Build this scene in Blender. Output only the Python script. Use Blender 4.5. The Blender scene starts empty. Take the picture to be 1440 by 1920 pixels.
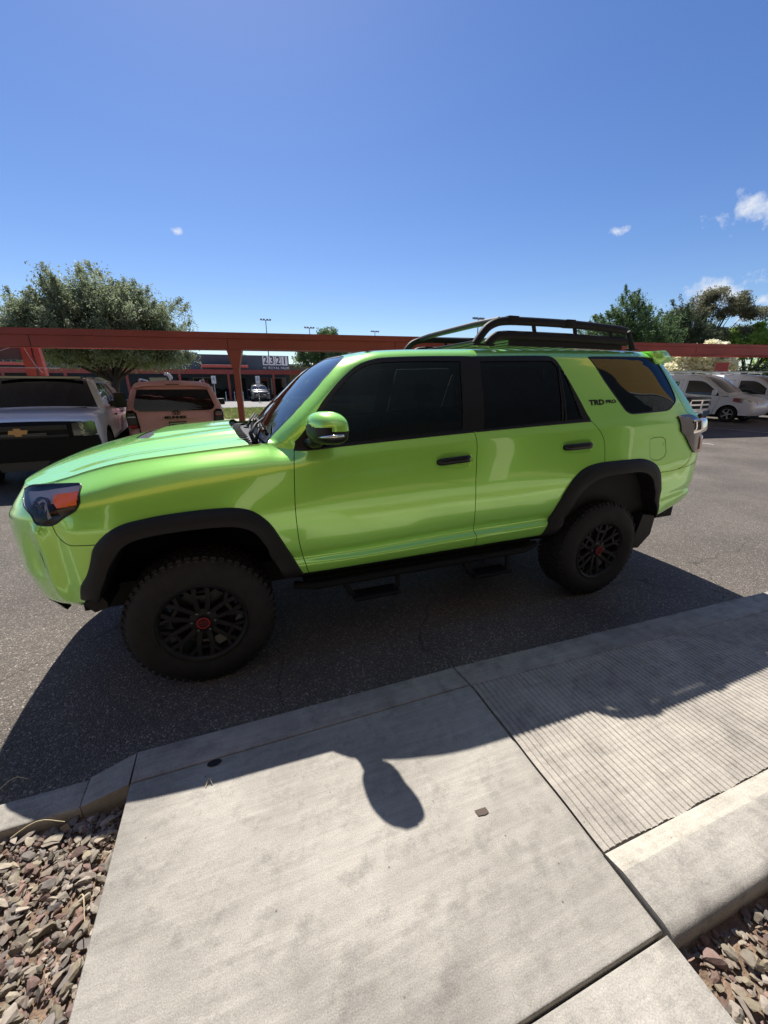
import bpy, bmesh, math, random
import numpy as np
from mathutils import Vector, Matrix
from mathutils.geometry import delaunay_2d_cdt
R = math.radians
random.seed(7); rng = np.random.default_rng(11)
scene = bpy.context.scene
col = scene.collection

# ---------------------------------------------------------------- camera
cd = bpy.data.cameras.new('camera'); cam = bpy.data.objects.new('camera', cd); col.objects.link(cam); scene.camera = cam
cam.location = (0.2942, -2.0017, 1.5936)
cd.sensor_fit = 'VERTICAL'; cd.sensor_height = 36.0; cd.lens = 36.0 * 730.76 / 1920.0
cd.clip_start = .05; cd.clip_end = 3000
_yaw, _pitch, _roll = 0.34918, 0.316055, 0.001339
c_f = Vector((math.sin(_yaw)*math.cos(_pitch), math.cos(_yaw)*math.cos(_pitch), -math.sin(_pitch)))
_r = Vector((math.cos(_yaw), -math.sin(_yaw), 0)); _u = _r.cross(c_f)
c_m = Matrix((_r, _u, -c_f)).transposed() @ Matrix.Rotation(-_roll, 3, 'Z')
cam.rotation_euler = c_m.to_euler()

# ---------------------------------------------------------------- sky, sun, exposure
SUN_EL, SUN_AZ = R(54.0), R(0.5)          # azimuth from +Y towards +X
CLOUDS = [((.822,.502,.272),.062,.027),((.705,.655,.272),.024,.009),((-.074,.958,.279),.017,.008),((.828,.540,.158),.066,.028),((.868,.480,.137),.022,.012),((.862,.496,.110),.016,.008)]
world = bpy.data.worlds.new('World'); scene.world = world; world.use_nodes = True
nt = world.node_tree; nt.nodes.clear()
wo = nt.nodes.new('ShaderNodeOutputWorld'); bg = nt.nodes.new('ShaderNodeBackground')
sky = nt.nodes.new('ShaderNodeTexSky'); sky.sky_type = 'NISHITA'; sky.sun_disc = False
sky.sun_elevation = SUN_EL; sky.sun_rotation = SUN_AZ; sky.altitude = 350; sky.air_density = 1.0; sky.dust_density = .30; sky.ozone_density = 3.0
bg.inputs['Strength'].default_value = .084
nt.links.new(bg.outputs[0], wo.inputs[0])
hs = nt.nodes.new('ShaderNodeHueSaturation'); hs.inputs['Saturation'].default_value = 1.20; hs.inputs['Value'].default_value = .97; hs.inputs['Hue'].default_value = .511; nt.links.new(sky.outputs[0], hs.inputs['Color'])
# a few small fair-weather clouds, fixed in the sky by their direction
tcw = nt.nodes.new('ShaderNodeTexCoord'); nzw = nt.nodes.new('ShaderNodeTexNoise'); nzw.inputs['Scale'].default_value = 34; nzw.inputs['Detail'].default_value = 9; nzw.inputs['Roughness'].default_value = .62; nt.links.new(tcw.outputs['Generated'], nzw.inputs['Vector'])
last = None
def wmath(op, a, b=None, clamp=False):
    m = nt.nodes.new('ShaderNodeMath'); m.operation = op; m.use_clamp = clamp
    for i, q in enumerate((a, b)):
        if q is None: continue
        if isinstance(q, (int, float)): m.inputs[i].default_value = q
        else: nt.links.new(q, m.inputs[i])
    return m.outputs[0]
for (cx, cy, cz), rh, rv in CLOUDS:
    sb = nt.nodes.new('ShaderNodeVectorMath'); sb.operation = 'SUBTRACT'; sb.inputs[1].default_value = (cx, cy, cz); nt.links.new(tcw.outputs['Generated'], sb.inputs[0])
    ml_ = nt.nodes.new('ShaderNodeVectorMath'); ml_.operation = 'MULTIPLY'; ml_.inputs[1].default_value = (1/rh, 1/rh, 1/rv); nt.links.new(sb.outputs[0], ml_.inputs[0])
    ln = nt.nodes.new('ShaderNodeVectorMath'); ln.operation = 'LENGTH'; nt.links.new(ml_.outputs[0], ln.inputs[0])
    v_ = wmath('SUBTRACT', wmath('ADD', wmath('MULTIPLY', nzw.outputs['Fac'], 3.4), -.85), ln.outputs['Value'], True)
    last = v_ if last is None else wmath('MAXIMUM', last, v_)
mxw = nt.nodes.new('ShaderNodeMix'); mxw.data_type = 'RGBA'; mxw.inputs[7].default_value = (6.6, 6.9, 7.4, 1); nt.links.new(wmath('MULTIPLY', last, .9), mxw.inputs[0]); nt.links.new(hs.outputs[0], mxw.inputs[6])
nt.links.new(mxw.outputs[2], bg.inputs['Color'])
sd = bpy.data.lights.new('sun', 'SUN'); sd.energy = 5.0; sd.angle = R(.5); sd.color = (1, .95, .88)
sun = bpy.data.objects.new('sun', sd); col.objects.link(sun)
_sv = Vector((math.sin(SUN_AZ)*math.cos(SUN_EL), math.cos(SUN_AZ)*math.cos(SUN_EL), math.sin(SUN_EL)))
sun.rotation_euler = _sv.to_track_quat('Z', 'Y').to_euler(); sun.location = (0, 12, 20)
scene.view_settings.view_transform = 'Standard'; scene.view_settings.look = 'None'
scene.view_settings.gamma = 1; scene.view_settings.use_curve_mapping = False
scene.view_settings.exposure = 0.62
scene.cycles.max_bounces = 8; scene.cycles.transparent_max_bounces = 12

# ---------------------------------------------------------------- helpers
def srgb(r, g, b):
    f = lambda c: (c/255/12.92) if c/255 <= .04045 else ((c/255+.055)/1.055)**2.4
    return (f(r), f(g), f(b), 1)
MATS = {}
def mat(name, color=(.5,.5,.5), rough=.6, metal=0, coat=0, spec=.5, var=0, vscale=4, bump=0, bscale=60, emit=None, coat_rough=.03, color2=None, detail=6):
    if name in MATS: return MATS[name]
    m = bpy.data.materials.new(name); m.use_nodes = True; MATS[name] = m
    n = m.node_tree.nodes; L = m.node_tree.links; p = n['Principled BSDF']
    c = (*color[:3], 1)
    p.inputs['Roughness'].default_value = rough; p.inputs['Metallic'].default_value = metal
    p.inputs['Coat Weight'].default_value = coat; p.inputs['Coat Roughness'].default_value = coat_rough
    p.inputs['Specular IOR Level'].default_value = spec
    tc = n.new('ShaderNodeTexCoord')
    if var or color2:
        nz = n.new('ShaderNodeTexNoise'); nz.inputs['Scale'].default_value = vscale; nz.inputs['Detail'].default_value = detail
        L.new(tc.outputs['Object'], nz.inputs['Vector'])
        rp = n.new('ShaderNodeValToRGB'); rp.color_ramp.elements[0].position = .35; rp.color_ramp.elements[1].position = .68
        c2 = (*color2[:3], 1) if color2 else tuple(min(1, x*(1+var)) for x in c[:3]) + (1,)
        c1 = c if color2 else tuple(x*(1-var) for x in c[:3]) + (1,)
        rp.color_ramp.elements[0].color = c1; rp.color_ramp.elements[1].color = c2
        L.new(nz.outputs['Fac'], rp.inputs['Fac']); L.new(rp.outputs[0], p.inputs['Base Color'])
    else:
        p.inputs['Base Color'].default_value = c
    if bump:
        nb = n.new('ShaderNodeTexNoise'); nb.inputs['Scale'].default_value = bscale; nb.inputs['Detail'].default_value = 4
        L.new(tc.outputs['Object'], nb.inputs['Vector'])
        b = n.new('ShaderNodeBump'); b.inputs['Strength'].default_value = bump; b.inputs['Distance'].default_value = .01
        L.new(nb.outputs['Fac'], b.inputs['Height']); L.new(b.outputs[0], p.inputs['Normal'])
    if emit: p.inputs['Emission Color'].default_value = (*emit[:3], 1); p.inputs['Emission Strength'].default_value = emit[3]
    return m
def glass_mat(name, tint=(.10,.12,.12), gloss=(1,1,1), ior=1.5):
    if name in MATS: return MATS[name]
    m = bpy.data.materials.new(name); m.use_nodes = True; MATS[name] = m
    n = m.node_tree.nodes; L = m.node_tree.links; n.clear()
    o = n.new('ShaderNodeOutputMaterial'); mx = n.new('ShaderNodeMixShader'); fr = n.new('ShaderNodeFresnel'); fr.inputs['IOR'].default_value = ior
    t = n.new('ShaderNodeBsdfTransparent'); t.inputs[0].default_value = (*tint, 1)
    g = n.new('ShaderNodeBsdfGlossy'); g.inputs['Roughness'].default_value = 0.01; g.inputs['Color'].default_value = (*gloss, 1)
    L.new(fr.outputs[0], mx.inputs[0]); L.new(t.outputs[0], mx.inputs[1]); L.new(g.outputs[0], mx.inputs[2]); L.new(mx.outputs[0], o.inputs[0])
    return m
def origin_of(o):
    p = Vector((0,0,0))
    while o is not None: p = p + Vector(o.location); o = o.parent
    return p
WORLD_FRAME = {'on': True}
def obj(name, verts, faces, m, parent=None, smooth=None, normals=None, label=None, cat=None, group=None, kind=None):
    me = bpy.data.meshes.new(name)
    V = np.asarray(verts, float)
    if parent is not None and WORLD_FRAME['on']: V = V - np.array(origin_of(parent))
    me.from_pydata(V.tolist(), [], [tuple(int(i) for i in f) for f in faces]); 
    ms = m if isinstance(m, (list, tuple)) else [m]
    for a in ms: me.materials.append(a)
    me.validate(); me.update()
    if smooth is not None:
        me.polygons.foreach_set('use_smooth', [True]*len(me.polygons))
        if smooth < 180: me.set_sharp_from_angle(angle=R(smooth))
    if normals is not None:
        me.polygons.foreach_set('use_smooth', [True]*len(me.polygons))
        me.normals_split_custom_set_from_vertices(np.asarray(normals).tolist())
    o = bpy.data.objects.new(name, me); col.objects.link(o)
    if parent is not None: o.parent = parent
    tag(o, label, cat, group, kind)
    return o
def tag(o, label=None, cat=None, group=None, kind=None):
    if label: o['label'] = label
    if cat: o['category'] = cat
    if group: o['group'] = group
    if kind: o['kind'] = kind
    return o
def empty(name, loc, label, cat, group=None, rz=0.0):
    o = bpy.data.objects.new(name, None); col.objects.link(o); o.location = loc; o.rotation_euler = (0, 0, rz); o.empty_display_size = .3
    return tag(o, label, cat, group)
class MB:
    """collects shapes into one mesh"""
    def __init__(s): s.v = []; s.f = []; s.mi = []
    def add(s, v, f, mi=0):
        k = len(s.v); s.v += [tuple(map(float, p)) for p in v]; s.f += [tuple(int(i)+k for i in q) for q in f]; s.mi += [mi]*len(f); return s
    def box(s, a, b, rot=None, c=None, bev=0, mi=0):
        a = np.array(a, float); b = np.array(b, float); lo = np.minimum(a, b); hi = np.maximum(a, b)
        if bev:
            bev = min(bev, .49*float((hi-lo).min()))
            vs = []; h = (hi-lo)/2; ce = (hi+lo)/2
            bm = bmesh.new(); bmesh.ops.create_cube(bm, size=1)
            for v in bm.verts: v.co = Vector((v.co.x*2*h[0], v.co.y*2*h[1], v.co.z*2*h[2]))
            bmesh.ops.bevel(bm, geom=bm.edges[:], offset=bev, segments=2, affect='EDGES', profile=.6)
            bm.verts.index_update(); vs = np.array([v.co[:] for v in bm.verts]) + ce; fs = [[v.index for v in f.verts] for f in bm.faces]; bm.free()
        else:
            vs = np.array([(x, y, z) for x in (lo[0], hi[0]) for y in (lo[1], hi[1]) for z in (lo[2], hi[2])])
            fs = [(0,1,3,2),(4,6,7,5),(0,4,5,1),(2,3,7,6),(0,2,6,4),(1,5,7,3)]
        if rot is not None:
            M = np.array(rot.to_3x3()); c = np.array(c if c is not None else (lo+hi)/2, float); vs = (vs-c) @ M.T + c
        return s.add(vs, fs, mi)
    def tube(s, pts, r, n=10, caps=True, mi=0, flat=1.0):
        P = np.asarray(pts, float); N = len(P); r = np.broadcast_to(np.asarray(r, float), (N,)); vs = []; 
        T = np.gradient(P, axis=0); T /= np.maximum(np.linalg.norm(T, axis=1, keepdims=True), 1e-9)
        up = np.array([0, 0, 1.]) if abs(T[0][2]) < .9 else np.array([1., 0, 0])
        a = np.linspace(0, 2*np.pi, n, endpoint=False)
        for i in range(N):
            x = np.cross(T[i], up); x /= np.linalg.norm(x); y = np.cross(x, T[i]); up = y
            vs += list(P[i] + r[i]*(np.cos(a)[:, None]*x + flat*np.sin(a)[:, None]*y))
        fs = [(i*n+j, i*n+(j+1) % n, (i+1)*n+(j+1) % n, (i+1)*n+j) for i in range(N-1) for j in range(n)]
        if caps: fs += [tuple(range(n))[::-1], tuple((N-1)*n+j for j in range(n))]
        return s.add(vs, fs, mi)
    def lathe(s, prof, axis_o, ax=(0,1,0), n=48, mi=0, a0=0, a1=2*math.pi, closed=False):
        # prof: (radius, along axis)
        ax = np.array(ax, float); ax /= np.linalg.norm(ax); t = np.array([0,0,1.]) if abs(ax[2]) < .9 else np.array([1.,0,0])
        x = np.cross(ax, t); x /= np.linalg.norm(x); y = np.cross(ax, x); full = abs(a1-a0-2*math.pi) < 1e-6
        A = np.linspace(a0, a1, n, endpoint=not full); vs = []
        for a in A:
            d = math.cos(a)*x + math.sin(a)*y
            vs += [np.array(axis_o) + r*d + h*ax for r, h in prof]
        k = len(prof); fs = []
        for i in range(n if full else n-1):
            j = (i+1) % n
            for q in range(k if closed else k-1):
                q2 = (q+1) % k
                fs.append((i*k+q, i*k+q2, j*k+q2, j*k+q))
        return s.add(vs, fs, mi)
    def prism(s, poly, h0, h1, plane='xz', mi=0):
        n = len(poly); put = {'xz': lambda a, b, h: (a, h, b), 'xy': lambda a, b, h: (a, b, h), 'yz': lambda a, b, h: (h, a, b)}[plane]
        vs = [put(a, b, h0) for a, b in poly] + [put(a, b, h1) for a, b in poly]
        fs = [tuple(range(n)), tuple(range(2*n-1, n-1, -1))] + [(i, (i+1) % n, n+(i+1) % n, n+i)[::-1] for i in range(n)]
        return s.add(vs, fs, mi)
    def build(s, name, m, parent=None, smooth=None, **k):
        o = obj(name, s.v, s.f, m, parent, smooth, **k)
        if any(s.mi) and len(o.data.polygons) == len(s.mi): o.data.polygons.foreach_set('material_index', s.mi)
        return o
def pts_in(poly, P):
    poly = np.asarray(poly, float); x, y = P[:, 0], P[:, 1]; c = np.zeros(len(P), bool)
    x0, y0 = poly[-1]
    for x1, y1 in poly:
        if y1 != y0:
            k = ((y1 > y) != (y0 > y)) & (x < (x0-x1)*(y-y1)/(y0-y1)+x1); c ^= k
        x0, y0 = x1, y1
    return c
def resample(pts, step, closed=True, smooth=True, corner=38, sc=(1, 1)):
    """catmull-rom through the points, keeping sharp corners; sc scales axes for distances"""
    P = np.asarray(pts, float)*np.array(sc); n = len(P); out = []
    def ang(i):
        if not closed and (i == 0 or i == n-1): return 180
        a = P[i]-P[(i-1) % n]; b = P[(i+1) % n]-P[i]
        return math.degrees(math.acos(np.clip(a@b/(np.linalg.norm(a)*np.linalg.norm(b)+1e-12), -1, 1)))
    cr = [ang(i) > corner for i in range(n)]
    for i in range(n if closed else n-1):
        p1, p2 = P[i], P[(i+1) % n]; L = np.linalg.norm(p2-p1); k = max(1, int(math.ceil(L/step)))
        m1 = (p2-p1) if (cr[i] or not smooth) else (p2-P[(i-1) % n])/2*min(1, 2*L/(np.linalg.norm(p2-P[(i-1) % n])+1e-9))
        m2 = (p2-p1) if (cr[(i+1) % n] or not smooth) else (P[(i+2) % n]-p1)/2*min(1, 2*L/(np.linalg.norm(P[(i+2) % n]-p1)+1e-9))
        for t in np.arange(k)/k:
            out.append((2*t**3-3*t**2+1)*p1+(t**3-2*t**2+t)*m1+(-2*t**3+3*t**2)*p2+(t**3-t**2)*m2)
    if not closed: out.append(P[-1])
    return np.array(out)/np.array(sc)
def cdt(outer, inner_lines, step, sc=(1, 1), grid=None):
    """triangulate the inside of closed polygon `outer` with extra constraint polylines [(pts, closed)]"""
    sc = np.array(sc); V = []; E = []
    def put(p, closed):
        k = len(V); V.extend([tuple(a) for a in (np.asarray(p)*sc)]); n = len(p)
        E.extend([(k+i, k+(i+1) % n) for i in range(n if closed else n-1)])
    put(outer, True)
    for p, c in inner_lines: put(p, c)
    o = np.asarray(outer)*sc
    if grid is None:
        lo, hi = o.min(0), o.max(0)
        gx, gy = np.meshgrid(np.arange(lo[0]+step*.5, hi[0], step), np.arange(lo[1]+step*.5, hi[1], step)); G = np.stack([gx.ravel(), gy.ravel()], 1)
    else: G = np.asarray(grid)*sc
    G = G[pts_in(o, G)]
    k = len(V); V.extend([tuple(a) for a in G])
    vs, es, fs, *_ = delaunay_2d_cdt([Vector(a) for a in V], E, [], 0, 1e-6)
    vs = np.array([v[:] for v in vs]); fs = np.array([f for f in fs if len(f) == 3])
    c = vs[fs].mean(1); keep = pts_in(o, c)
    return vs/sc, fs[keep], (c[keep])/sc
def sub(vs, fs, keep):
    f = fs[keep]; ids, inv = np.unique(f, return_inverse=True)
    return ids, inv.reshape(-1, 3)
def text_mesh(s, size, depth=.004, bold=0, spacing=1.0, shear=0, ext_x=1.0):
    c = bpy.data.curves.new('lettering', 'FONT'); c.body = s; c.size = size; c.extrude = depth/2; c.offset = bold; c.space_character = spacing; c.align_x = 'CENTER'; c.align_y = 'CENTER'; c.shear = shear; c.resolution_u = 3
    o = bpy.data.objects.new('lettering', c); col.objects.link(o)
    dg = bpy.context.evaluated_depsgraph_get(); me = bpy.data.meshes.new_from_object(o.evaluated_get(dg))
    v = np.array([x.co[:] for x in me.vertices]); f = [tuple(p.vertices) for p in me.polygons]
    bpy.data.objects.remove(o); bpy.data.curves.remove(c); bpy.data.meshes.remove(me)
    v[:, 0] *= ext_x
    return v, f
def place(v, o, ex, ey, ez=None):
    ex = np.array(ex, float); ey = np.array(ey, float); ex /= np.linalg.norm(ex); ey /= np.linalg.norm(ey)
    ez = np.cross(ex, ey) if ez is None else np.array(ez, float)
    return np.asarray(o) + v[:, :1]*ex + v[:, 1:2]*ey + v[:, 2:3]*ez
def copy_tree(o, parent=None):
    c = o.copy(); col.objects.link(c)
    if parent is not None: c.parent = parent
    for ch in [x for x in col.objects if x.parent is o]: copy_tree(ch, c)
    return c
# ---- shape of the green car: half plan curve wrapped by height rows ----
YC = 0.94
def pchip(xs, ys):
    xs = np.asarray(xs, float); ys = np.asarray(ys, float)
    h = np.diff(xs); d = np.diff(ys) / h; m = np.zeros_like(ys)
    for i in range(1, len(xs) - 1):
        if d[i-1] * d[i] > 0:
            w1 = 2*h[i] + h[i-1]; w2 = h[i] + 2*h[i-1]
            m[i] = (w1 + w2) / (w1 / d[i-1] + w2 / d[i])
    m[0] = d[0]; m[-1] = d[-1]
    def f(x):
        x = np.clip(np.asarray(x, float), xs[0], xs[-1])
        i = np.clip(np.searchsorted(xs, x, side='right') - 1, 0, len(h) - 1)
        t = (x - xs[i]) / h[i]; t2 = t*t; t3 = t2*t
        return (2*t3-3*t2+1)*ys[i] + (t3-2*t2+t)*h[i]*m[i] + (-2*t3+3*t2)*ys[i+1] + (t3-t2)*h[i]*m[i+1]
    return f
def smooth_curve(pts, n=600):
    pts = np.asarray(pts, float); s = np.r_[0, np.cumsum(np.linalg.norm(np.diff(pts, axis=0), axis=1))]
    # C1 cubic (catmull) per coordinate
    def cm(y):
        m = np.gradient(y, s)
        def f(x):
            i = np.clip(np.searchsorted(s, x, side='right') - 1, 0, len(s) - 2); h = s[i+1]-s[i]; t = (x - s[i]) / h
            return (2*t**3-3*t**2+1)*y[i] + (t**3-2*t**2+t)*h*m[i] + (-2*t**3+3*t**2)*y[i+1] + (t**3-t**2)*h*m[i+1]
        return f
    q = np.linspace(0, s[-1], n)
    return np.stack([cm(pts[:, 0])(q), cm(pts[:, 1])(q)], 1)
_pl = smooth_curve([(-.905,0),(-.90,.2),(-.88,.42),(-.835,.58),(-.755,.70),(-.65,.79),(-.52,.85),(-.35,.89),(0,.91),(.5,.917),(1.5,.917),(2.6,.917),(3.1,.908),(3.5,.893),(3.68,.874),(3.78,.845),(3.84,.79),(3.88,.70),(3.91,.5),(3.925,.25),(3.93,0)], 1500)
_s = np.r_[0, np.cumsum(np.linalg.norm(np.diff(_pl, axis=0), axis=1))]
_s = _s - np.interp(1.5, _pl[:, 0], _s) + 1.5
UMIN, UMAX = _s[0], _s[-1]
_tx = np.gradient(_pl[:, 0], _s); _ty = np.gradient(_pl[:, 1], _s); _tl = np.hypot(_tx, _ty); _tx /= _tl; _ty /= _tl
def plan(u):
    return np.interp(u, _s, _pl[:, 0]), np.interp(u, _s, _pl[:, 1]), -np.interp(u, _s, _ty), np.interp(u, _s, _tx)
zc_f = pchip([-.92,-.88,-.8,-.7,-.6,-.4,-.2,0,.24,.45], [1.035,1.075,1.135,1.18,1.212,1.258,1.292,1.315,1.338,1.35])
ze_f = pchip([-.92,-.75,-.62,-.52,-.40,-.25,0,.24,.45], [1.03,1.075,1.12,1.155,1.20,1.236,1.262,1.284,1.30])
def hood_z(x, w):
    a = np.clip(np.abs(w) / .745, 0, 1.2)
    g = a**2.6
    z = zc_f(x) * (1 - g) + ze_f(x) * g
    # raised centre panel with creases either side, and the scoop bulge
    k = np.clip((x + .80) / .5, 0, 1)
    e = np.clip((.47 - np.abs(w)) / .06, 0, 1); e = e*e*(3-2*e)
    z = z + .010 * k * e * np.clip((.40 - x) / .15, 0, 1) - .010 * k * np.exp(-((np.abs(w) - .56) / .07)**2)
    sc = np.clip((x + .30) / .10, 0, 1) * np.clip((.30 - x) / .42, 0, 1)
    e2 = np.clip((.30 - np.abs(w)) / .07, 0, 1); e2 = e2*e2*(3-2*e2)
    return z + .014 * sc * e2
RU = [-1.45,-.95,-.55,-.2,.1,.5,.8,1.5,2.3,2.9,3.3,3.75,4.8]
RZ = [[.48,.48,.52,.56,.56,.535,.53,.53,.535,.55,.545,.62,.62],
      [.54,.54,.575,.60,.60,.565,.56,.565,.57,.59,.59,.67,.67],
      [.65,.66,.67,.67,.66,.625,.62,.635,.65,.68,.69,.74,.76],
      [.70,.70,.72,.72,.71,.66,.655,.675,.69,.72,.73,.78,.80],
      [.78,.78,.80,.80,.78,.72,.715,.735,.75,.78,.80,.84,.85],
      [.90,.90,.92,.95,.95,.93,.93,.95,.96,.98,1.0,1.0,1.0],
      [.97,.97,1.0,1.06,1.08,1.08,1.08,1.12,1.15,1.16,1.16,1.15,1.15],
      [1.01,1.02,1.08,1.16,1.195,1.20,1.205,1.24,1.285,1.30,1.305,1.30,1.30]]
RI = [[.14,.10,.07,.05,.05,.09,.10,.10,.10,.06,.05,.06,.08],
      [.05,.04,.02,.01,.01,.035,.04,.04,.04,.02,.01,.02,.03],
      [.01,.01,0,0,0,.016,.012,.010,.012,.01,0,0,0],
      [0,0,0,0,0,.036,.043,.043,.040,.016,.006,.01,.02],
      [0,0,0,0,0,.022,.024,.024,.021,.006,.002,0,0],
      [0,0,0,-.008,-.008,.004,.006,.004,.002,-.010,0,0,.02],
      [.01,.005,.01,.006,.008,.012,.012,.012,.006,.002,.01,.01,.03],
      [.03,.03,.035,.045,.05,.042,.035,.034,.025,.02,.025,.03,.05]]
_z8 = pchip([.42,.5,.6,.8,1.2,1.6,2.5,2.9,3.3,3.8,4.8], [1.295,1.272,1.265,1.28,1.302,1.322,1.358,1.368,1.375,1.37,1.37])
_i8 = pchip([-1.45,-.9,-.55,-.2,.3,.46,.62,.8,1.5,2.3,2.9,3.3,3.75,4.8], [.09,.10,.15,.165,.17,.15,.08,.064,.06,.05,.045,.05,.06,.08])
_zt = pchip([.4,.85,1.0,1.1,1.6,2.3,3.2,3.9,4.8], [1.70,1.70,1.722,1.738,1.762,1.779,1.79,1.785,1.785])
_zf = [pchip(RU, r) for r in RZ]; _if = [pchip(RU, r) for r in RI]
GF = [(.07,.070),(.30,.102),(.60,.155),(.86,.205),(1.0,.238)]
GR = [(.024,.268),(.040,.315),(.050,.41),(.060,.62),(.064,.912)]
NROW = 9 + len(GF) + len(GR)
zA_f = pchip([.40,.43,.505,.60,.70,.83,.90,1.0,1.12,1.3], [1.27,1.30,1.372,1.462,1.555,1.678,1.735,1.80,1.85,1.95])
def row_tables(u):
    x, w, nx, nw = plan(u)
    Z = [f(u) for f in _zf]; I = [f(u) for f in _if]
    i8 = _i8(u); x8 = x - nx * i8; w8 = w - nw * i8
    zh = hood_z(x8, w8); b = np.clip((u - .34) / .12, 0, 1); b = b*b*(3-2*b)
    z8 = zh * (1 - b) + _z8(u) * b
    Z[7] = np.minimum(Z[7], z8 - .035)
    Z.append(z8); I.append(i8)
    zt = _zt(u)
    for f, i in GF: Z.append(z8 + f * (zt - z8)); I.append(i + (i8 - .06) * (1 - f))
    for dz, i in GR: Z.append(zt + dz); I.append(np.minimum(i, w) + 0 * u)
    return x, w, nx, nw, np.array(Z), np.array(I)
def _rowinterp(T, v):
    # monotone cubic over integer rows, T (NROW, n), v (n)
    d = np.diff(T, axis=0); m = np.zeros_like(T)
    p = d[:-1] * d[1:]; mm = np.where(p > 0, 2 * p / np.where(p > 0, d[:-1] + d[1:], 1), 0)
    m[1:-1] = mm; m[0] = d[0]; m[-1] = d[-1]
    i = np.clip(np.floor(v).astype(int), 0, T.shape[0] - 2); t = v - i; k = np.arange(len(v))
    return (2*t**3-3*t**2+1)*T[i, k] + (t**3-2*t**2+t)*m[i, k] + (-2*t**3+3*t**2)*T[i+1, k] + (t**3-t**2)*m[i+1, k]
def side(u, v, off=0.0):
    """near-side body surface: arrays u, v -> (n,3)."""
    u = np.atleast_1d(np.asarray(u, float)); v = np.atleast_1d(np.asarray(v, float)); u, v = np.broadcast_arrays(u, v)
    v = np.clip(v, 0, NROW - 1.001)
    x, w, nx, nw, Z, I = row_tables(u)
    z = _rowinterp(Z, v); ins = _rowinterp(I, v)
    # fender bulges round the wheel openings
    for cx, zz in ((0.0, .93), (2.79, .96)):
        r = np.hypot((x - cx) / .60, (z - zz) / .16); ins = ins - .018 * np.exp(-r**2 * 1.2) * (v < 8)
    # vertical ridge and dished fog-lamp pocket on the bumper corner
    lowb = np.clip((6.0 - v) / .6, 0, 1) * np.clip((v - .6) / .8, 0, 1)
    ins = ins - .013 * np.exp(-((u + .650 - .006*(4-v)) / .028)**2) * lowb + .007 * np.exp(-((u + .575) / .04)**2) * lowb + .020 * np.exp(-(((u + .725) / .055)**2 + ((v - 4.0) / 1.1)**2)**1.5)
    # the screen pillar rolls inward towards the windscreen
    dA = (zA_f(np.clip(x, .4, 1.3)) - z); k = np.clip(1 - dA / .09, 0, 1.3) * ((v > 8) & (u > .40))
    ins = ins + .05 * k**2 * np.clip((v - 8) / 1.0, 0, 1) * np.clip((1.25 - u) / .3, 0, 1)
    # rear quarter leans forward towards the roof
    lean = np.clip((z - 1.36) / .45, 0, 1) * np.clip((u - 3.0) / .9, 0, 1)**1.0
    X = x - nx * (ins * (v <= 8) + np.minimum(ins, .07) * (v > 8)) - .42 * lean
    Y = w - nw * ins * 1.0
    Y = np.where(v > 8, w - ins - 0 * nw, Y)
    Y = np.where(v <= 8, w - nw * ins, np.maximum(Y, -1e-3))
    P = np.stack([X, YC - Y, z], -1)
    if off:
        P = P + off * side_n(u, v)
    return P
def side_n(u, v, e=.004):
    a = side(u + e, v) - side(u - e, v); b = side(u, np.minimum(v + e*4, NROW - 1.01)) - side(u, np.maximum(v - e*4, 0))
    n = np.cross(a, b); l = np.linalg.norm(n, axis=1, keepdims=True); n = n / np.maximum(l, 1e-12)
    return n
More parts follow.
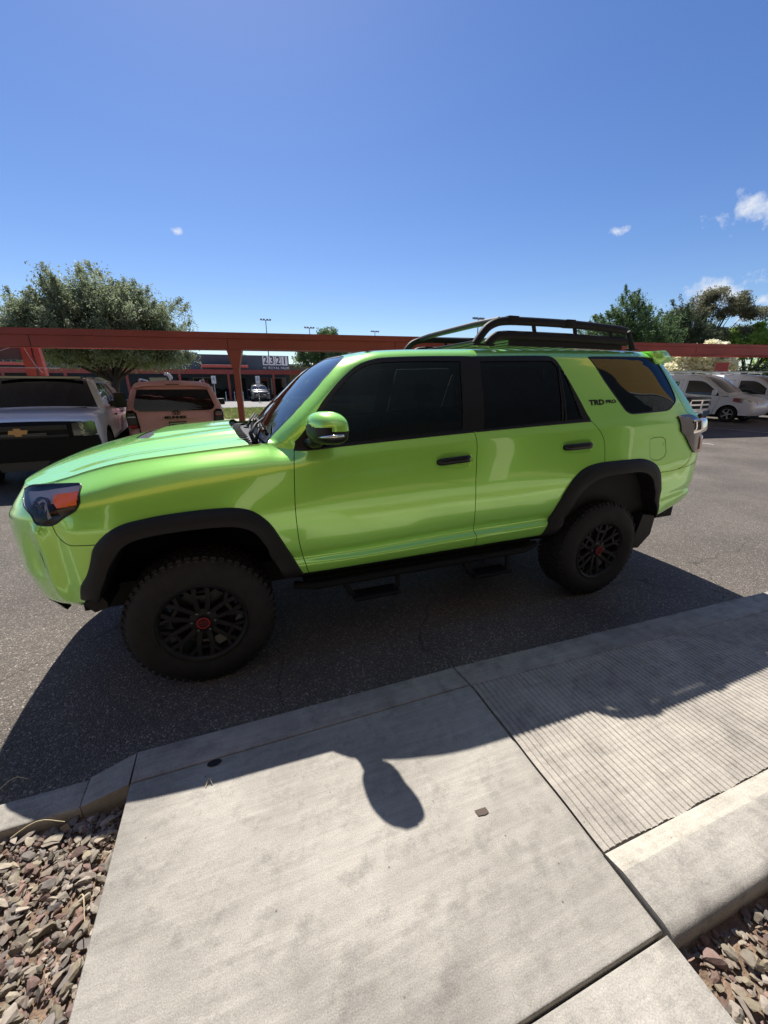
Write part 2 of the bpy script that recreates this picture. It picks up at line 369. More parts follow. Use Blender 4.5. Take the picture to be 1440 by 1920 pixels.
FE = {
 'trim': [(0.5553,7.766),(0.5647,9.173),(0.7155,10.675),(0.8532,11.804),(0.9445,12.569),(1.0326,12.966),(1.1203,13.088),(1.6316,12.937),(1.6958,12.868),(2.2721,12.913),(2.3335,12.521),(2.3814,11.616),(2.5303,9.133),(2.5539,7.903),(1.6388,7.898),(1.1844,7.895)],
 'glass1': [(0.6598,8.238),(0.6738,9.838),(0.7551,10.725),(0.87,11.614),(0.9394,12.15),(1.017,12.499),(1.1031,12.525),(1.6108,12.373),(1.5527,8.407),(1.1865,8.373),(0.868,8.242)],
 'glass2': [(1.7486,12.319),(2.2946,12.316),(2.3232,12.043),(2.3394,11.68),(2.302,8.47),(1.7031,8.1)],
 'glass3': [(2.3596,11.654),(2.3876,11.533),(2.4902,8.549),(2.3173,8.428)],
 'qglass': [(2.6324,12.679),(2.6592,12.765),(3.3014,12.843),(3.5157,12.723),(3.5694,12.247),(3.5586,11.112),(3.5281,10.211),(3.5033,9.813),(3.4337,9.475),(3.316,9.03),(2.955,8.845),(2.9057,9.111),(2.8786,9.352),(2.8139,10.067),(2.7177,11.18)],
 'archF': [(-0.5031,1.443),(-0.4488,2.847),(-0.3783,4.159),(-0.3025,4.762),(-0.2261,5.027),(-0.1023,5.155),(0.0997,5.207),(0.2137,5.183),(0.2809,5.078),(0.3276,4.866),(0.3925,4.442),(0.4594,2.734),(0.4994,0.65),(0.5194,0.65)],
 'archR': [(2.2694,0.6),(2.3505,3.977),(2.4159,4.827),(2.4851,5.175),(2.566,5.356),(2.6783,5.402),(2.9812,5.352),(3.1096,5.219),(3.1834,4.997),(3.2343,4.734),(3.2877,4.219),(3.3103,2.006),(3.3894,0)],
 'flareFo': [(-0.5548,1.101),(-0.5167,1.978),(-0.4288,4.274),(-0.3857,4.692),(-0.3114,5.092),(-0.2563,5.263),(-0.1158,5.413),(0.1036,5.456),(0.2271,5.424),(0.2945,5.31),(0.3516,5.069),(0.4269,4.565),(0.4855,3.851),(0.5242,1.955),(0.5594,0.65)],
 'flareFi': [(-0.4784,0.458),(-0.413,1.9),(-0.3644,3.576),(-0.3116,4.277),(-0.2563,4.587),(-0.164,4.757),(0.0001,4.851),(0.1692,4.858),(0.246,4.808),(0.3128,4.641),(0.3678,4.235),(0.4127,2.406),(0.4494,0.6),(0.4694,0.6)],
 'flareRo': [(2.2294,0.6),(2.3076,4.126),(2.3794,4.843),(2.4475,5.241),(2.5277,5.447),(2.6641,5.534),(3.0097,5.503),(3.1222,5.372),(3.2104,5.128),(3.2709,4.786),(3.33,4.18),(3.3445,1.913),(3.3994,0)],
 'flareRi': [(2.3194,0.6),(2.3857,2.64),(2.4288,4.153),(2.4788,4.624),(2.566,4.936),(2.6851,5.073),(2.9439,5.048),(3.0571,4.931),(3.1622,4.638),(3.239,4.13),(3.2853,2.078),(3.3794,0.05)],
 'headlight': [(-0.8042,7.982),(-0.8905,7.772),(-0.8305,7.443),(-0.7547,7.077),(-0.7161,6.794),(-0.6817,6.47),(-0.6615,6.015),(-0.6445,5.864),(-0.5753,5.767),(-0.5142,6.151),(-0.4592,6.397),(-0.441,6.746),(-0.4509,7.381),(-0.4677,7.488)],
 'amber': [(-0.6013,7.392),(-0.462,7.278),(-0.459,6.667),(-0.555,6.702)],
 'fuel': [(3.1214,6.287),(3.1651,6.366),(3.2574,6.356),(3.2937,6.232),(3.3192,5.627),(3.3049,5.435),(3.2372,5.295),(3.1566,5.373),(3.1379,5.476)],
 'tail': [(3.4195,7.729),(3.5638,7.909),(3.6799,7.485),(3.7794,6.95),(3.7794,5.5),(3.6532,5.546),(3.5176,6.331),(3.4563,6.583)],
 'recess1': [(1.3519,6.331),(1.3691,6.536),(1.4196,6.668),(1.4843,6.687),(1.564,6.612),(1.6075,6.442),(1.6144,6.216),(1.5997,5.995),(1.5405,5.928),(1.4453,6.007),(1.374,6.098)],
 'recess2': [(2.2803,6.319),(2.3014,6.472),(2.3636,6.537),(2.4548,6.539),(2.5297,6.502),(2.5594,6.367),(2.5616,6.181),(2.5351,6.034),(2.4517,5.985),(2.3506,6.035),(2.2956,6.13)],
 'fog': [(-0.7811,4.292),(-0.7392,4.475),(-0.6499,4.685),(-0.6984,4.219),(-0.6544,3.517),(-0.7443,3.477),(-0.776,3.81),(-0.7845,4.064)],
 'gap_door1': [(0.5636,8.99),(0.5558,7.813),(0.5423,6.882),(0.5279,5.26),(0.5316,4.591),(0.5487,3.758),(0.5713,1.528),(0.5894,0.65)],
 'gap_mid': [(1.6391,7.928),(1.648,7.346),(1.6497,6.917),(1.6429,6.007),(1.6439,5.183),(1.6624,4.25),(1.6994,0.55)],
 'gap_rear': [(2.5237,8.004),(2.5533,7.848),(2.5958,7.236),(2.6273,6.842),(2.658,6.455),(2.6691,6.175),(2.6775,5.438)],
 'gap_hood': [(-0.5952,7.717),(-0.4899,7.892),(-0.4427,7.936),(-0.3584,8.004),(-0.2662,7.947),(-0.019,7.964),(0.2408,8.001),(0.3194,8)],
 'gap_bumper': [(-0.5775,5.769),(-0.5731,5.421),(-0.5644,5.13),(-0.5516,4.9),(-0.5366,4.777),(-0.5156,4.668),(-0.4939,4.629),(-0.427,4.602),(-0.392,4.594)],
 'gap_pillar': [(0.5064,9.75),(0.5306,9.606),(0.5649,9.208)],
 'gap_rbumper': [(3.7713,4.939),(3.6156,4.837),(3.4402,4.759),(3.2739,4.764)],
 'gap_quarter': [(3.6464,5.527),(3.6341,5.3),(3.5997,4.978),(3.5332,4.815),(3.4403,4.777)],
 'gap_tailg': [(3.7194,14.25),(3.6445,12.508),(3.5664,11.113),(3.5518,10.084),(3.5576,9.214),(3.5537,8.059)],
 'spoil': [(3.6494,14.75),(3.7194,14.3),(3.5917,12.764),(3.7078,12.125)],
 'crease1': [(0.6073,2.358),(1.6689,3.148),(1.981,3.022)],
 'trd': [(2.5563,10.103),(4.5794,9.7),(2.7851,9.628),(2.5477,9.714)],
}
# ================================================================ SETTING
def asphalt_mat(name, base, sp=1.0):
    m = bpy.data.materials.new(name); m.use_nodes = True; n = m.node_tree.nodes; L = m.node_tree.links; p = n['Principled BSDF']
    g = n.new('ShaderNodeNewGeometry')
    v = n.new('ShaderNodeTexVoronoi'); v.inputs['Scale'].default_value = 150*sp; L.new(g.outputs['Position'], v.inputs['Vector'])
    r = n.new('ShaderNodeValToRGB'); e = r.color_ramp.elements
    e[0].position = .0; e[0].color = (base*.68, base*.60, base*.52, 1); e[1].position = 1; e[1].color = (base*3.2, base*2.85, base*2.5, 1)
    for q, k, t in ((.45, .88, .86), (.75, 1.2, 1.14), (.92, 1.6, 1.5)): a = e.new(q); a.color = (base*k, base*k*.86, base*t*.74, 1)
    sp_ = n.new('ShaderNodeSeparateColor'); L.new(v.outputs['Color'], sp_.inputs[0]); L.new(sp_.outputs[0], r.inputs['Fac'])
    big = n.new('ShaderNodeTexNoise'); big.inputs['Scale'].default_value = .9; big.inputs['Detail'].default_value = 8; L.new(g.outputs['Position'], big.inputs['Vector'])
    mr = n.new('ShaderNodeMapRange'); mr.inputs['From Min'].default_value = .3; mr.inputs['From Max'].default_value = .72; mr.inputs['To Min'].default_value = .72; mr.inputs['To Max'].default_value = 1.25
    L.new(big.outputs['Fac'], mr.inputs['Value'])
    # cracks
    cw = n.new('ShaderNodeTexNoise'); cw.inputs['Scale'].default_value = 3; L.new(g.outputs['Position'], cw.inputs['Vector'])
    ad = n.new('ShaderNodeVectorMath'); ad.operation = 'MULTIPLY_ADD'; ad.inputs[1].default_value = (.35,)*3; L.new(cw.outputs['Color'], ad.inputs[0]); L.new(g.outputs['Position'], ad.inputs[2])
    vc = n.new('ShaderNodeTexVoronoi'); vc.feature = 'DISTANCE_TO_EDGE'; vc.inputs['Scale'].default_value = .42; L.new(ad.outputs[0], vc.inputs['Vector'])
    ck = n.new('ShaderNodeMapRange'); ck.inputs['From Max'].default_value = .004; ck.inputs['To Min'].default_value = .55; L.new(vc.outputs['Distance'], ck.inputs['Value'])
    mu = n.new('ShaderNodeMath'); mu.operation = 'MULTIPLY'; L.new(mr.outputs[0], mu.inputs[0]); L.new(ck.outputs[0], mu.inputs[1])
    mx = n.new('ShaderNodeVectorMath'); mx.operation = 'SCALE'; L.new(r.outputs[0], mx.inputs[0]); L.new(mu.outputs[0], mx.inputs['Scale'])
    L.new(mx.outputs[0], p.inputs['Base Color']); p.inputs['Roughness'].default_value = .68; p.inputs['Specular IOR Level'].default_value = .25
    b = n.new('ShaderNodeBump'); b.inputs['Strength'].default_value = .9; b.inputs['Distance'].default_value = .006
    L.new(v.outputs['Distance'], b.inputs['Height']); b.invert = True; L.new(b.outputs[0], p.inputs['Normal'])
    return m
def concrete_mat(name, c1=(.375,.350,.305), c2=(.235,.218,.19), sc=2.3, fine=1.0):
    m = bpy.data.materials.new(name); m.use_nodes = True; n = m.node_tree.nodes; L = m.node_tree.links; p = n['Principled BSDF']
    g = n.new('ShaderNodeNewGeometry')
    a = n.new('ShaderNodeTexNoise'); a.inputs['Scale'].default_value = sc; a.inputs['Detail'].default_value = 10; a.inputs['Roughness'].default_value = .68; L.new(g.outputs['Position'], a.inputs['Vector'])
    r = n.new('ShaderNodeValToRGB'); e = r.color_ramp.elements; e[0].position = .34; e[0].color = (*c2, 1); e[1].position = .62; e[1].color = (*c1, 1)
    L.new(a.outputs['Fac'], r.inputs['Fac'])
    f = n.new('ShaderNodeTexNoise'); f.inputs['Scale'].default_value = 260; f.inputs['Detail'].default_value = 3; L.new(g.outputs['Position'], f.inputs['Vector'])
    mr = n.new('ShaderNodeMapRange'); mr.inputs['From Min'].default_value = .3; mr.inputs['From Max'].default_value = .7; mr.inputs['To Min'].default_value = 1-.20*fine; mr.inputs['To Max'].default_value = 1+.20*fine; L.new(f.outputs['Fac'], mr.inputs['Value'])
    # pits and dark specks, small worn stains
    v = n.new('ShaderNodeTexVoronoi'); v.inputs['Scale'].default_value = 17; L.new(g.outputs['Position'], v.inputs['Vector'])
    s = n.new('ShaderNodeMapRange'); s.inputs['From Min'].default_value = .035; s.inputs['From Max'].default_value = .075; s.inputs['To Min'].default_value = .45; L.new(v.outputs['Distance'], s.inputs['Value'])
    sel = n.new('ShaderNodeSeparateColor'); L.new(v.outputs['Color'], sel.inputs[0])
    lt = n.new('ShaderNodeMath'); lt.operation = 'GREATER_THAN'; lt.inputs[1].default_value = .26; L.new(sel.outputs[0], lt.inputs[0])
    mxx = n.new('ShaderNodeMath'); mxx.operation = 'MAXIMUM'; L.new(s.outputs[0], mxx.inputs[0]); L.new(lt.outputs[0], mxx.inputs[1])
    st = n.new('ShaderNodeTexNoise'); st.inputs['Scale'].default_value = 9; st.inputs['Detail'].default_value = 7; st.inputs['Roughness'].default_value = .75; L.new(g.outputs['Position'], st.inputs['Vector'])
    sr = n.new('ShaderNodeMapRange'); sr.inputs['From Min'].default_value = .50; sr.inputs['From Max'].default_value = .72; sr.inputs['To Min'].default_value = 1.04; sr.inputs['To Max'].default_value = .66; L.new(st.outputs['Fac'], sr.inputs['Value'])
    m1 = n.new('ShaderNodeMath'); m1.operation = 'MULTIPLY'; L.new(mr.outputs[0], m1.inputs[0]); L.new(mxx.outputs[0], m1.inputs[1])
    m2 = n.new('ShaderNodeMath'); m2.operation = 'MULTIPLY'; L.new(m1.outputs[0], m2.inputs[0]); L.new(sr.outputs[0], m2.inputs[1])
    # broom streaks and a few hairline cracks
    mp = n.new('ShaderNodeMapping'); mp.inputs['Rotation'].default_value = (0, 0, .35); mp.inputs['Scale'].default_value = (5, 75, 5); L.new(g.outputs['Position'], mp.inputs['Vector'])
    sn = n.new('ShaderNodeTexNoise'); sn.inputs['Scale'].default_value = 1; sn.inputs['Detail'].default_value = 5; L.new(mp.outputs[0], sn.inputs['Vector'])
    sm = n.new('ShaderNodeMapRange'); sm.inputs['From Min'].default_value = .3; sm.inputs['From Max'].default_value = .7; sm.inputs['To Min'].default_value = .90; sm.inputs['To Max'].default_value = 1.09; L.new(sn.outputs['Fac'], sm.inputs['Value'])
    cv = n.new('ShaderNodeVectorMath'); cv.operation = 'MULTIPLY_ADD'; cv.inputs[1].default_value = (.25,)*3; L.new(a.outputs['Color'], cv.inputs[0]); L.new(g.outputs['Position'], cv.inputs[2])
    vk = n.new('ShaderNodeTexVoronoi'); vk.feature = 'DISTANCE_TO_EDGE'; vk.inputs['Scale'].default_value = .8; L.new(cv.outputs[0], vk.inputs['Vector'])
    vm = n.new('ShaderNodeMapRange'); vm.inputs['From Max'].default_value = .0016; vm.inputs['To Min'].default_value = .88; L.new(vk.outputs['Distance'], vm.inputs['Value'])
    m3 = n.new('ShaderNodeMath'); m3.operation = 'MULTIPLY'; L.new(m2.outputs[0], m3.inputs[0]); L.new(sm.outputs[0], m3.inputs[1])
    m4 = n.new('ShaderNodeMath'); m4.operation = 'MULTIPLY'; L.new(m3.outputs[0], m4.inputs[0]); L.new(vm.outputs[0], m4.inputs[1]); m2 = m4
    x = n.new('ShaderNodeVectorMath'); x.operation = 'SCALE'; L.new(r.outputs[0], x.inputs[0]); L.new(m2.outputs[0], x.inputs['Scale'])
    L.new(x.outputs[0], p.inputs['Base Color']); p.inputs['Roughness'].default_value = .8; p.inputs['Specular IOR Level'].default_value = .3
    b = n.new('ShaderNodeBump'); b.inputs['Strength'].default_value = .3; b.inputs['Distance'].default_value = .003; L.new(f.outputs['Fac'], b.inputs['Height']); L.new(b.outputs[0], p.inputs['Normal'])
    return m
M_asph = asphalt_mat('asphalt', .120); M_conc = concrete_mat('concrete_pale'); M_conc2 = concrete_mat('concrete_ribbed', (.42,.385,.33), (.29,.265,.23), 3.2)
M_conc3 = concrete_mat('concrete_kerb', (.36,.335,.29), (.23,.212,.185), 5); M_conc4 = concrete_mat('concrete_bright', (.50,.46,.38), (.36,.33,.28), 4)

ground = obj('ground', [(-400,-60,-.09),(400,-60,-.09),(400,900,-.09),(-400,900,-.09)], [(0,1,2,3)], mat('bare_earth', (.22,.18,.14), .9, var=.25, vscale=.3), kind='structure')
MB().add([(-60,-.50,0),(1.3,-.50,0),(9.4,-.85,0),(120,-.85,0),(120,15.9,0),(-60,15.9,0)], [(0,1,2,3,4,5)]).build('parking_lot', M_asph, kind='structure')
# far side of the street: kerb, grass verge, next car park
MB().box((-60,15.9,-.05), (120,16.9,.15), bev=.02).build('kerb', M_conc4, kind='structure')
MB().add([(-60,16.9,.13),(120,16.9,.13),(120,26.5,.13),(-60,26.5,.13)], [(0,1,2,3)]).build('verge', mat('soil', (.20,.20,.07), .95, var=.3), kind='structure')
MB().add([(-60,26.5,.02),(120,26.5,.02),(120,60,.02),(-60,60,.02)], [(0,1,2,3)]).build('far_parking_lot', mat('pale_asphalt', (.20,.19,.175), .8, var=.12, vscale=.6), kind='structure')
# grass of the verge: blades
def blades(n, x0, x1, y0, y1, h, z):
    x = rng.uniform(x0, x1, n); y = rng.uniform(y0, y1, n); a = rng.uniform(0, 2*np.pi, n); w = .012; hh = h*rng.uniform(.5, 1.2, n)
    V = np.empty((n, 3, 3)); V[:, 0] = np.stack([x-w*np.cos(a), y-w*np.sin(a), 0*x+z], 1); V[:, 1] = np.stack([x+w*np.cos(a), y+w*np.sin(a), 0*x+z], 1)
    V[:, 2] = np.stack([x+.05*rng.normal(size=n), y+.05*rng.normal(size=n), z+hh], 1)
    return V.reshape(-1, 3), np.arange(3*n).reshape(-1, 3)
v, f = blades(26000, -5, 7, 16.95, 26.4, .09, .13)
obj('grass', v, f, mat('grass_blade', (.30,.36,.07), .7, var=.35, vscale=3), label='sunlit mown grass strip between the street and the far car park', cat='grass', kind='stuff')

# pavement by the camera
def slab(name, poly, z1, m, z0=-.085, bev=.008):
    bm = bmesh.new(); n = len(poly)
    lo = [bm.verts.new((x, y, z0)) for x, y in poly]; hi = [bm.verts.new((x, y, z1)) for x, y in poly]
    bm.faces.new(hi); bm.faces.new(lo[::-1])
    for i in range(n): bm.faces.new((lo[i], lo[(i+1) % n], hi[(i+1) % n], hi[i]))
    bmesh.ops.recalc_face_normals(bm, faces=bm.faces[:])
    es = [e for e in bm.edges if all(abs(v.co.z-z1) < 1e-6 for v in e.verts)]
    bmesh.ops.bevel(bm, geom=es, offset=bev, segments=3, affect='EDGES', profile=.5)
    me = bpy.data.meshes.new(name); bm.to_mesh(me); bm.free(); me.materials.append(m)
    me.polygons.foreach_set('use_smooth', [True]*len(me.polygons)); me.set_sharp_from_angle(angle=R(35))
    o = bpy.data.objects.new(name, me); col.objects.link(o); o['kind'] = 'structure'; return o
ZP = .10
slab('pavement', [(-.262,-1.627), (1.283,-1.627), (1.283,-.5985), (-.262,-.5985)], ZP, M_conc)
slab('pavement', [(-.262,-2.44), (1.290,-2.44), (1.290,-1.635), (-.262,-1.635)], ZP-.003, M_conc, bev=.008)
for i in range(-5, 9):
    slab('pavement', [(1.55*i-.262,-3.65), (1.55*i+1.282,-3.65), (1.55*i+1.282,-2.448), (1.55*i-.262,-2.448)], ZP-.002, M_conc)  # unseen row of slabs added so the doors reflect a bright band
MB().box((-14,-4.2,-.05), (20,-3.66,.16)).build('added_dark_bed', mat('dark_mulch', (.035,.025,.018), .95, var=.5, vscale=30, bump=1, bscale=60), kind='structure')  # unseen dark bed added to give the door reflection a sharp top edge
slab('kerb', [(-.262,-.5955), (1.283,-.5955), (1.266,-.448), (-.266,-.448)], ZP, M_conc3)
slab('kerb', [(1.288,-.604), (4.34,-.727), (4.36,-.545), (1.272,-.448)], ZP, M_conc3)
slab('kerb', [(4.35,-.727), (9.5,-.94), (9.5,-.75), (4.37,-.545)], ZP, M_conc3)
slab('pavement', [(4.40,-1.64), (16,-1.64), (16,-1.15), (9.5,-.945), (4.36,-.73)], ZP-.003, M_conc)
slab('kerb', [(-6,-.60), (-.437,-.60), (-.437,-.475), (-6,-.475)], .055, M_conc3, bev=.012)
# sloped transition piece between the low kerb and the pavement
mb = MB(); a = [(-.434,-.60),(-.268,-.60),(-.268,-.452),(-.434,-.475)]; zz = [.058,.098,.098,.058]
mb.add([(x, y, -.05) for x, y in a]+[(x, y, z) for (x, y), z in zip(a, zz)], [(3,2,1,0),(4,5,6,7),(0,1,5,4),(1,2,6,5),(2,3,7,6),(3,0,4,7)]); mb.build('kerb', M_conc3, kind='structure')
# ribbed ramp: real ribs running towards the road
mb = MB(); x = 1.292; P = []
while x < 4.345:
    w = .0285+rng.uniform(-.002, .002); d = .0046+rng.uniform(0, .0016)
    P += [(x, ZP), (x+w*.58, ZP-.0005), (x+w*.70, ZP-d), (x+w*.90, ZP-d*.9)]; x += w
P = np.array(P); ys = np.linspace(0, 1, 30); V = []
for t in ys:
    y0 = -1.418; y1 = -.606-(P[:, 0]-1.29)*.0403
    jit = .004*np.interp(P[:, 0], np.linspace(1.2, 4.5, 60), rng.normal(size=60))
    V.append(np.stack([P[:, 0]+.0012*np.sin(t*17+P[:, 0]*3), (y0+jit)*(1-t)+y1*t, P[:, 1]+(0 if t < .99 else .0)], 1))
V = np.concatenate(V); k = len(P)
F_ = [(j*k+i, j*k+i+1, (j+1)*k+i+1, (j+1)*k+i) for j in range(len(ys)-1) for i in range(k-1)]
mb.add(V, F_); mb.add([(1.287,-1.42,.085),(4.35,-1.42,.085),(4.35,-.60,.085),(1.287,-.60,.085)], [(0,1,2,3)]); mb.build('ramp', M_conc2, kind='structure')
# sloped band, its sunlit brightness also put into paler concrete, then the outer strip with its rounded edge
prof = [(-1.421,.088),(-1.424,.100),(-1.487,.117),(-1.497,.118),(-1.62,.117),(-1.640,.112),(-1.652,.100),(-1.658,.085),(-1.658,-.05)]
mb = MB(); V = [(x, y, z) for x in np.linspace(1.290, 9, 40) for y, z in prof]; k = len(prof)
mb.add(V, [(i*k+j, i*k+j+1, (i+1)*k+j+1, (i+1)*k+j) for i in range(39) for j in range(k-1)]+[tuple(range(k))]); o = mb.build('kerb', M_conc, smooth=50, kind='structure')
o.data.materials.append(M_conc4); o.data.polygons.foreach_set('material_index', [1 if (p.index % (k-1) in (0, 1) and p.index < 39*(k-1)) else 0 for p in o.data.polygons])
# soil under the stones
MB().add([(-8,-8,.0),(-.262,-8,.0),(-.262,-.59,.0),(-8,-.59,.0)], [(0,1,2,3)]).build('soil', mat('reddish_soil', (.20,.135,.09), .95, var=.35, vscale=22, bump=1, bscale=90), kind='structure')
MB().add([(1.288,-8,.03),(16,-8,.03),(16,-1.65,.03),(1.288,-1.65,.03)], [(0,1,2,3)]).build('soil', MATS['reddish_soil'], kind='structure')
# loose stones, one mesh of many pebbles
def rocks(n, reg, smin, smax, z0, seed):
    g = np.random.default_rng(seed); bm = bmesh.new(); bmesh.ops.create_icosphere(bm, subdivisions=2, radius=1); base = np.array([v.co[:] for v in bm.verts]); fs = np.array([[v.index for v in f.verts] for f in bm.faces]); bm.free()
    V = []; Fc = []; C = []
    pal = np.array([(.30,.24,.18),(.24,.20,.165),(.33,.28,.21),(.28,.18,.14),(.20,.175,.155),(.30,.25,.17),(.36,.31,.25),(.23,.15,.125),(.27,.23,.175)])
    x0, x1, y0, y1 = reg
    for i in range(n):
        s = 1.2*smin*(smax/smin)**(g.random()**1.9); v = base.copy()
        for _ in range(9):       # chip flat facets
            d = g.normal(size=3); d /= np.linalg.norm(d); h = g.uniform(.25, .62); k = v@d; v -= np.outer(np.maximum(k-h, 0), d)
        v *= np.array([g.uniform(.75, 1.5), g.uniform(.6, 1.0), g.uniform(.35, .75)])*s
        a = g.uniform(0, 6.28); t = g.normal(0, .35); ca, sa = math.cos(a), math.sin(a); ct, s_t = math.cos(t), math.sin(t)
        v = v@np.array([[1,0,0],[0,ct,s_t],[0,-s_t,ct]])@np.array([[ca,sa,0],[-sa,ca,0],[0,0,1]])
        px, py = g.uniform(x0, x1), g.uniform(y0, y1)
        v += (px, py, z0+s*g.uniform(.1, .75)); V.append(v); Fc.append(fs+len(base)*i); c = pal[g.integers(len(pal))]*g.uniform(.5, 1.05); C.append(np.repeat(np.r_[c, 1][None], len(base), 0))
    return np.concatenate(V), np.concatenate(Fc), np.concatenate(C)
M_rock = bpy.data.materials.new('stone'); M_rock.use_nodes = True
_n = M_rock.node_tree.nodes; _L = M_rock.node_tree.links; _a = _n.new('ShaderNodeAttribute'); _a.attribute_name = 'stone_colour'; _z = _n.new('ShaderNodeTexNoise'); _z.inputs['Scale'].default_value = 60; _z.inputs['Detail'].default_value = 6
_g = _n.new('ShaderNodeNewGeometry'); _L.new(_g.outputs['Position'], _z.inputs['Vector']); _mr = _n.new('ShaderNodeMapRange'); _mr.inputs['To Min'].default_value = .62; _mr.inputs['To Max'].default_value = 1.4; _L.new(_z.outputs['Fac'], _mr.inputs['Value'])
k_s = _n.new('ShaderNodeVectorMath'); k_s.operation = 'SCALE'; _L.new(_a.outputs['Color'], k_s.inputs[0]); _L.new(_mr.outputs[0], k_s.inputs['Scale']); _L.new(k_s.outputs[0], _n['Principled BSDF'].inputs['Base Color']); _n['Principled BSDF'].inputs['Roughness'].default_value = .82
_b = _n.new('ShaderNodeBump'); _b.inputs['Strength'].default_value = .6; _b.inputs['Distance'].default_value = .004; _L.new(_z.outputs['Fac'], _b.inputs['Height']); _L.new(_b.outputs[0], _n['Principled BSDF'].inputs['Normal'])
def stones(reg, n1, n2, lab, seed, z0=.005):
    a = rocks(n1, reg, .0095, .026, z0, seed); b = rocks(n2, reg, .004, .011, z0, seed+1)
    v = np.concatenate([a[0], b[0]]); f = np.concatenate([a[1], b[1]+len(a[0])]); c = np.concatenate([a[2], b[2]])
    o = obj('gravel', v, f, M_rock, label=lab, cat='gravel', kind='stuff')
    at = o.data.color_attributes.new('stone_colour', 'FLOAT_COLOR', 'POINT'); at.data.foreach_set('color', c.ravel())
stones((-1.15, -.275, -1.75, -.615), 3400, 3600, 'reddish brown loose stones left of the pavement below the low kerb', 3)
stones((-1.15, -.275, -2.6, -1.75), 900, 500, 'reddish brown loose stones left of the pavement towards the viewer', 8)
stones((-2.6, -1.15, -2.3, -.615), 2600, 300, 'reddish brown loose stones beyond the left edge of the view', 12)
stones((1.305, 3.3, -2.9, -1.668), 3800, 3600, 'grey brown loose stones right of the pavement in the lower right corner', 5, .034)
# ================================================================ THE GREEN CAR
def paint(name, base, flop, metal=.35, rough=.30, coat=1.0):
    m = bpy.data.materials.new(name); m.use_nodes = True; n = m.node_tree.nodes; L = m.node_tree.links; p = n['Principled BSDF']
    lw = n.new('ShaderNodeLayerWeight'); lw.inputs['Blend'].default_value = .32
    mx = n.new('ShaderNodeMix'); mx.data_type = 'RGBA'; mx.inputs[6].default_value = (*base, 1); mx.inputs[7].default_value = (*flop, 1)
    L.new(lw.outputs['Facing'], mx.inputs[0]); L.new(mx.outputs[2], p.inputs['Base Color'])
    p.inputs['Metallic'].default_value = metal; p.inputs['Roughness'].default_value = rough; p.inputs['Coat Weight'].default_value = coat; p.inputs['Coat Roughness'].default_value = .03
    MATS[name] = m; return m
M_green = paint('lime_wrap', (.47,.97,.14), (.36,.95,.22), metal=.27, rough=.23)
M_green.node_tree.nodes['Principled BSDF'].inputs['Coat IOR'].default_value = 1.75
M_trim = mat('satin_black_trim', (.007,.007,.008), .4, spec=.35, coat=.15)
M_plastic = mat('black_plastic', (.014,.014,.015), .55, spec=.3, bump=.15, bscale=500)
M_rubber = mat('rubber', (.016,.0155,.015), .78, var=.25, vscale=14, bump=.3, bscale=120)
M_dark = mat('deep_black', (.006,.006,.006), .8)
M_rim = mat('matte_black_wheel', (.011,.011,.012), .5, spec=.35)
M_glass = glass_mat('tinted_glass', (.045,.06,.065), gloss=(.62,.82,.95)); M_privacy = glass_mat('privacy_glass', (.02,.026,.03), gloss=(.7,.85,.95)); M_ws = glass_mat('windscreen_glass', (.62,.68,.66))
M_chrome = mat('chrome', (.85,.85,.86), .06, metal=1); M_alu = mat('silver_metal', (.55,.55,.55), .3, metal=.9)
M_lens = glass_mat('clear_lens', (.92,.93,.95), ior=1.33); M_amber = mat('amber_lens', (.85,.16,.01), .12, coat=1, emit=(.85,.15,.01,.12)); M_red = mat('red_lens', (.45,.008,.01), .15, coat=1)
M_refl = mat('bright_reflector', (.85,.85,.88), .25, metal=.15); M_int = mat('dark_upholstery', (.02,.02,.022), .8); M_redring = mat('red_enamel', (.35,.01,.02), .4)

car = empty('parked_suv', (1.45, YC, 0), 'lime green four door off-road wagon parked along the kerb in the foreground', 'car')
SC = (1.0, .055)
FE['trim'] = [(a, max(b, 7.90)) if b < 8.1 else (a, b) for a, b in FE['trim']]
FE['trd'] = [(2.5563,10.05),(2.80,10.05),(2.785,9.63),(2.5477,9.71)]
closed = {}
for k in ('trim','glass1','glass2','glass3','qglass','headlight','tail','fuel','archF','archR'):
    closed[k] = resample(FE[k], .02, True, True, sc=SC)
for k in ('archF', 'archR'):
    a = resample(FE[k][:-1] if k == 'archF' else FE[k], .02, False, True, sc=SC); a[0, 1] = a[-1, 1] = 0
    a = np.vstack([a, [(a[-1, 0], -.5), (a[0, 0], -.5)]]); closed[k] = a
def extend(p, a=None, b=None):
    return ([a] if a else []) + list(p) + ([b] if b else [])
gaps = {
 'door1': extend(FE['gap_door1'][1:], None, (.592, 0.0)), 'mid': extend(FE['gap_mid'], None, (1.700, 0.0)), 'rear': FE['gap_rear'],
 'hoodcorner': [], 'bumper': FE['gap_bumper'], 'pillar': [], 'rbumper': [(3.90,4.95)]+FE['gap_rbumper'],
 'quarter': [(3.66,5.53)]+FE['gap_quarter'][:-1]+[(3.50,4.80)], 'tailg': [(3.70,14.0),(3.62,12.5),(3.585,11.1),(3.575,10.0),(3.575,9.2),(3.60,8.0)],
 'fuel': None}
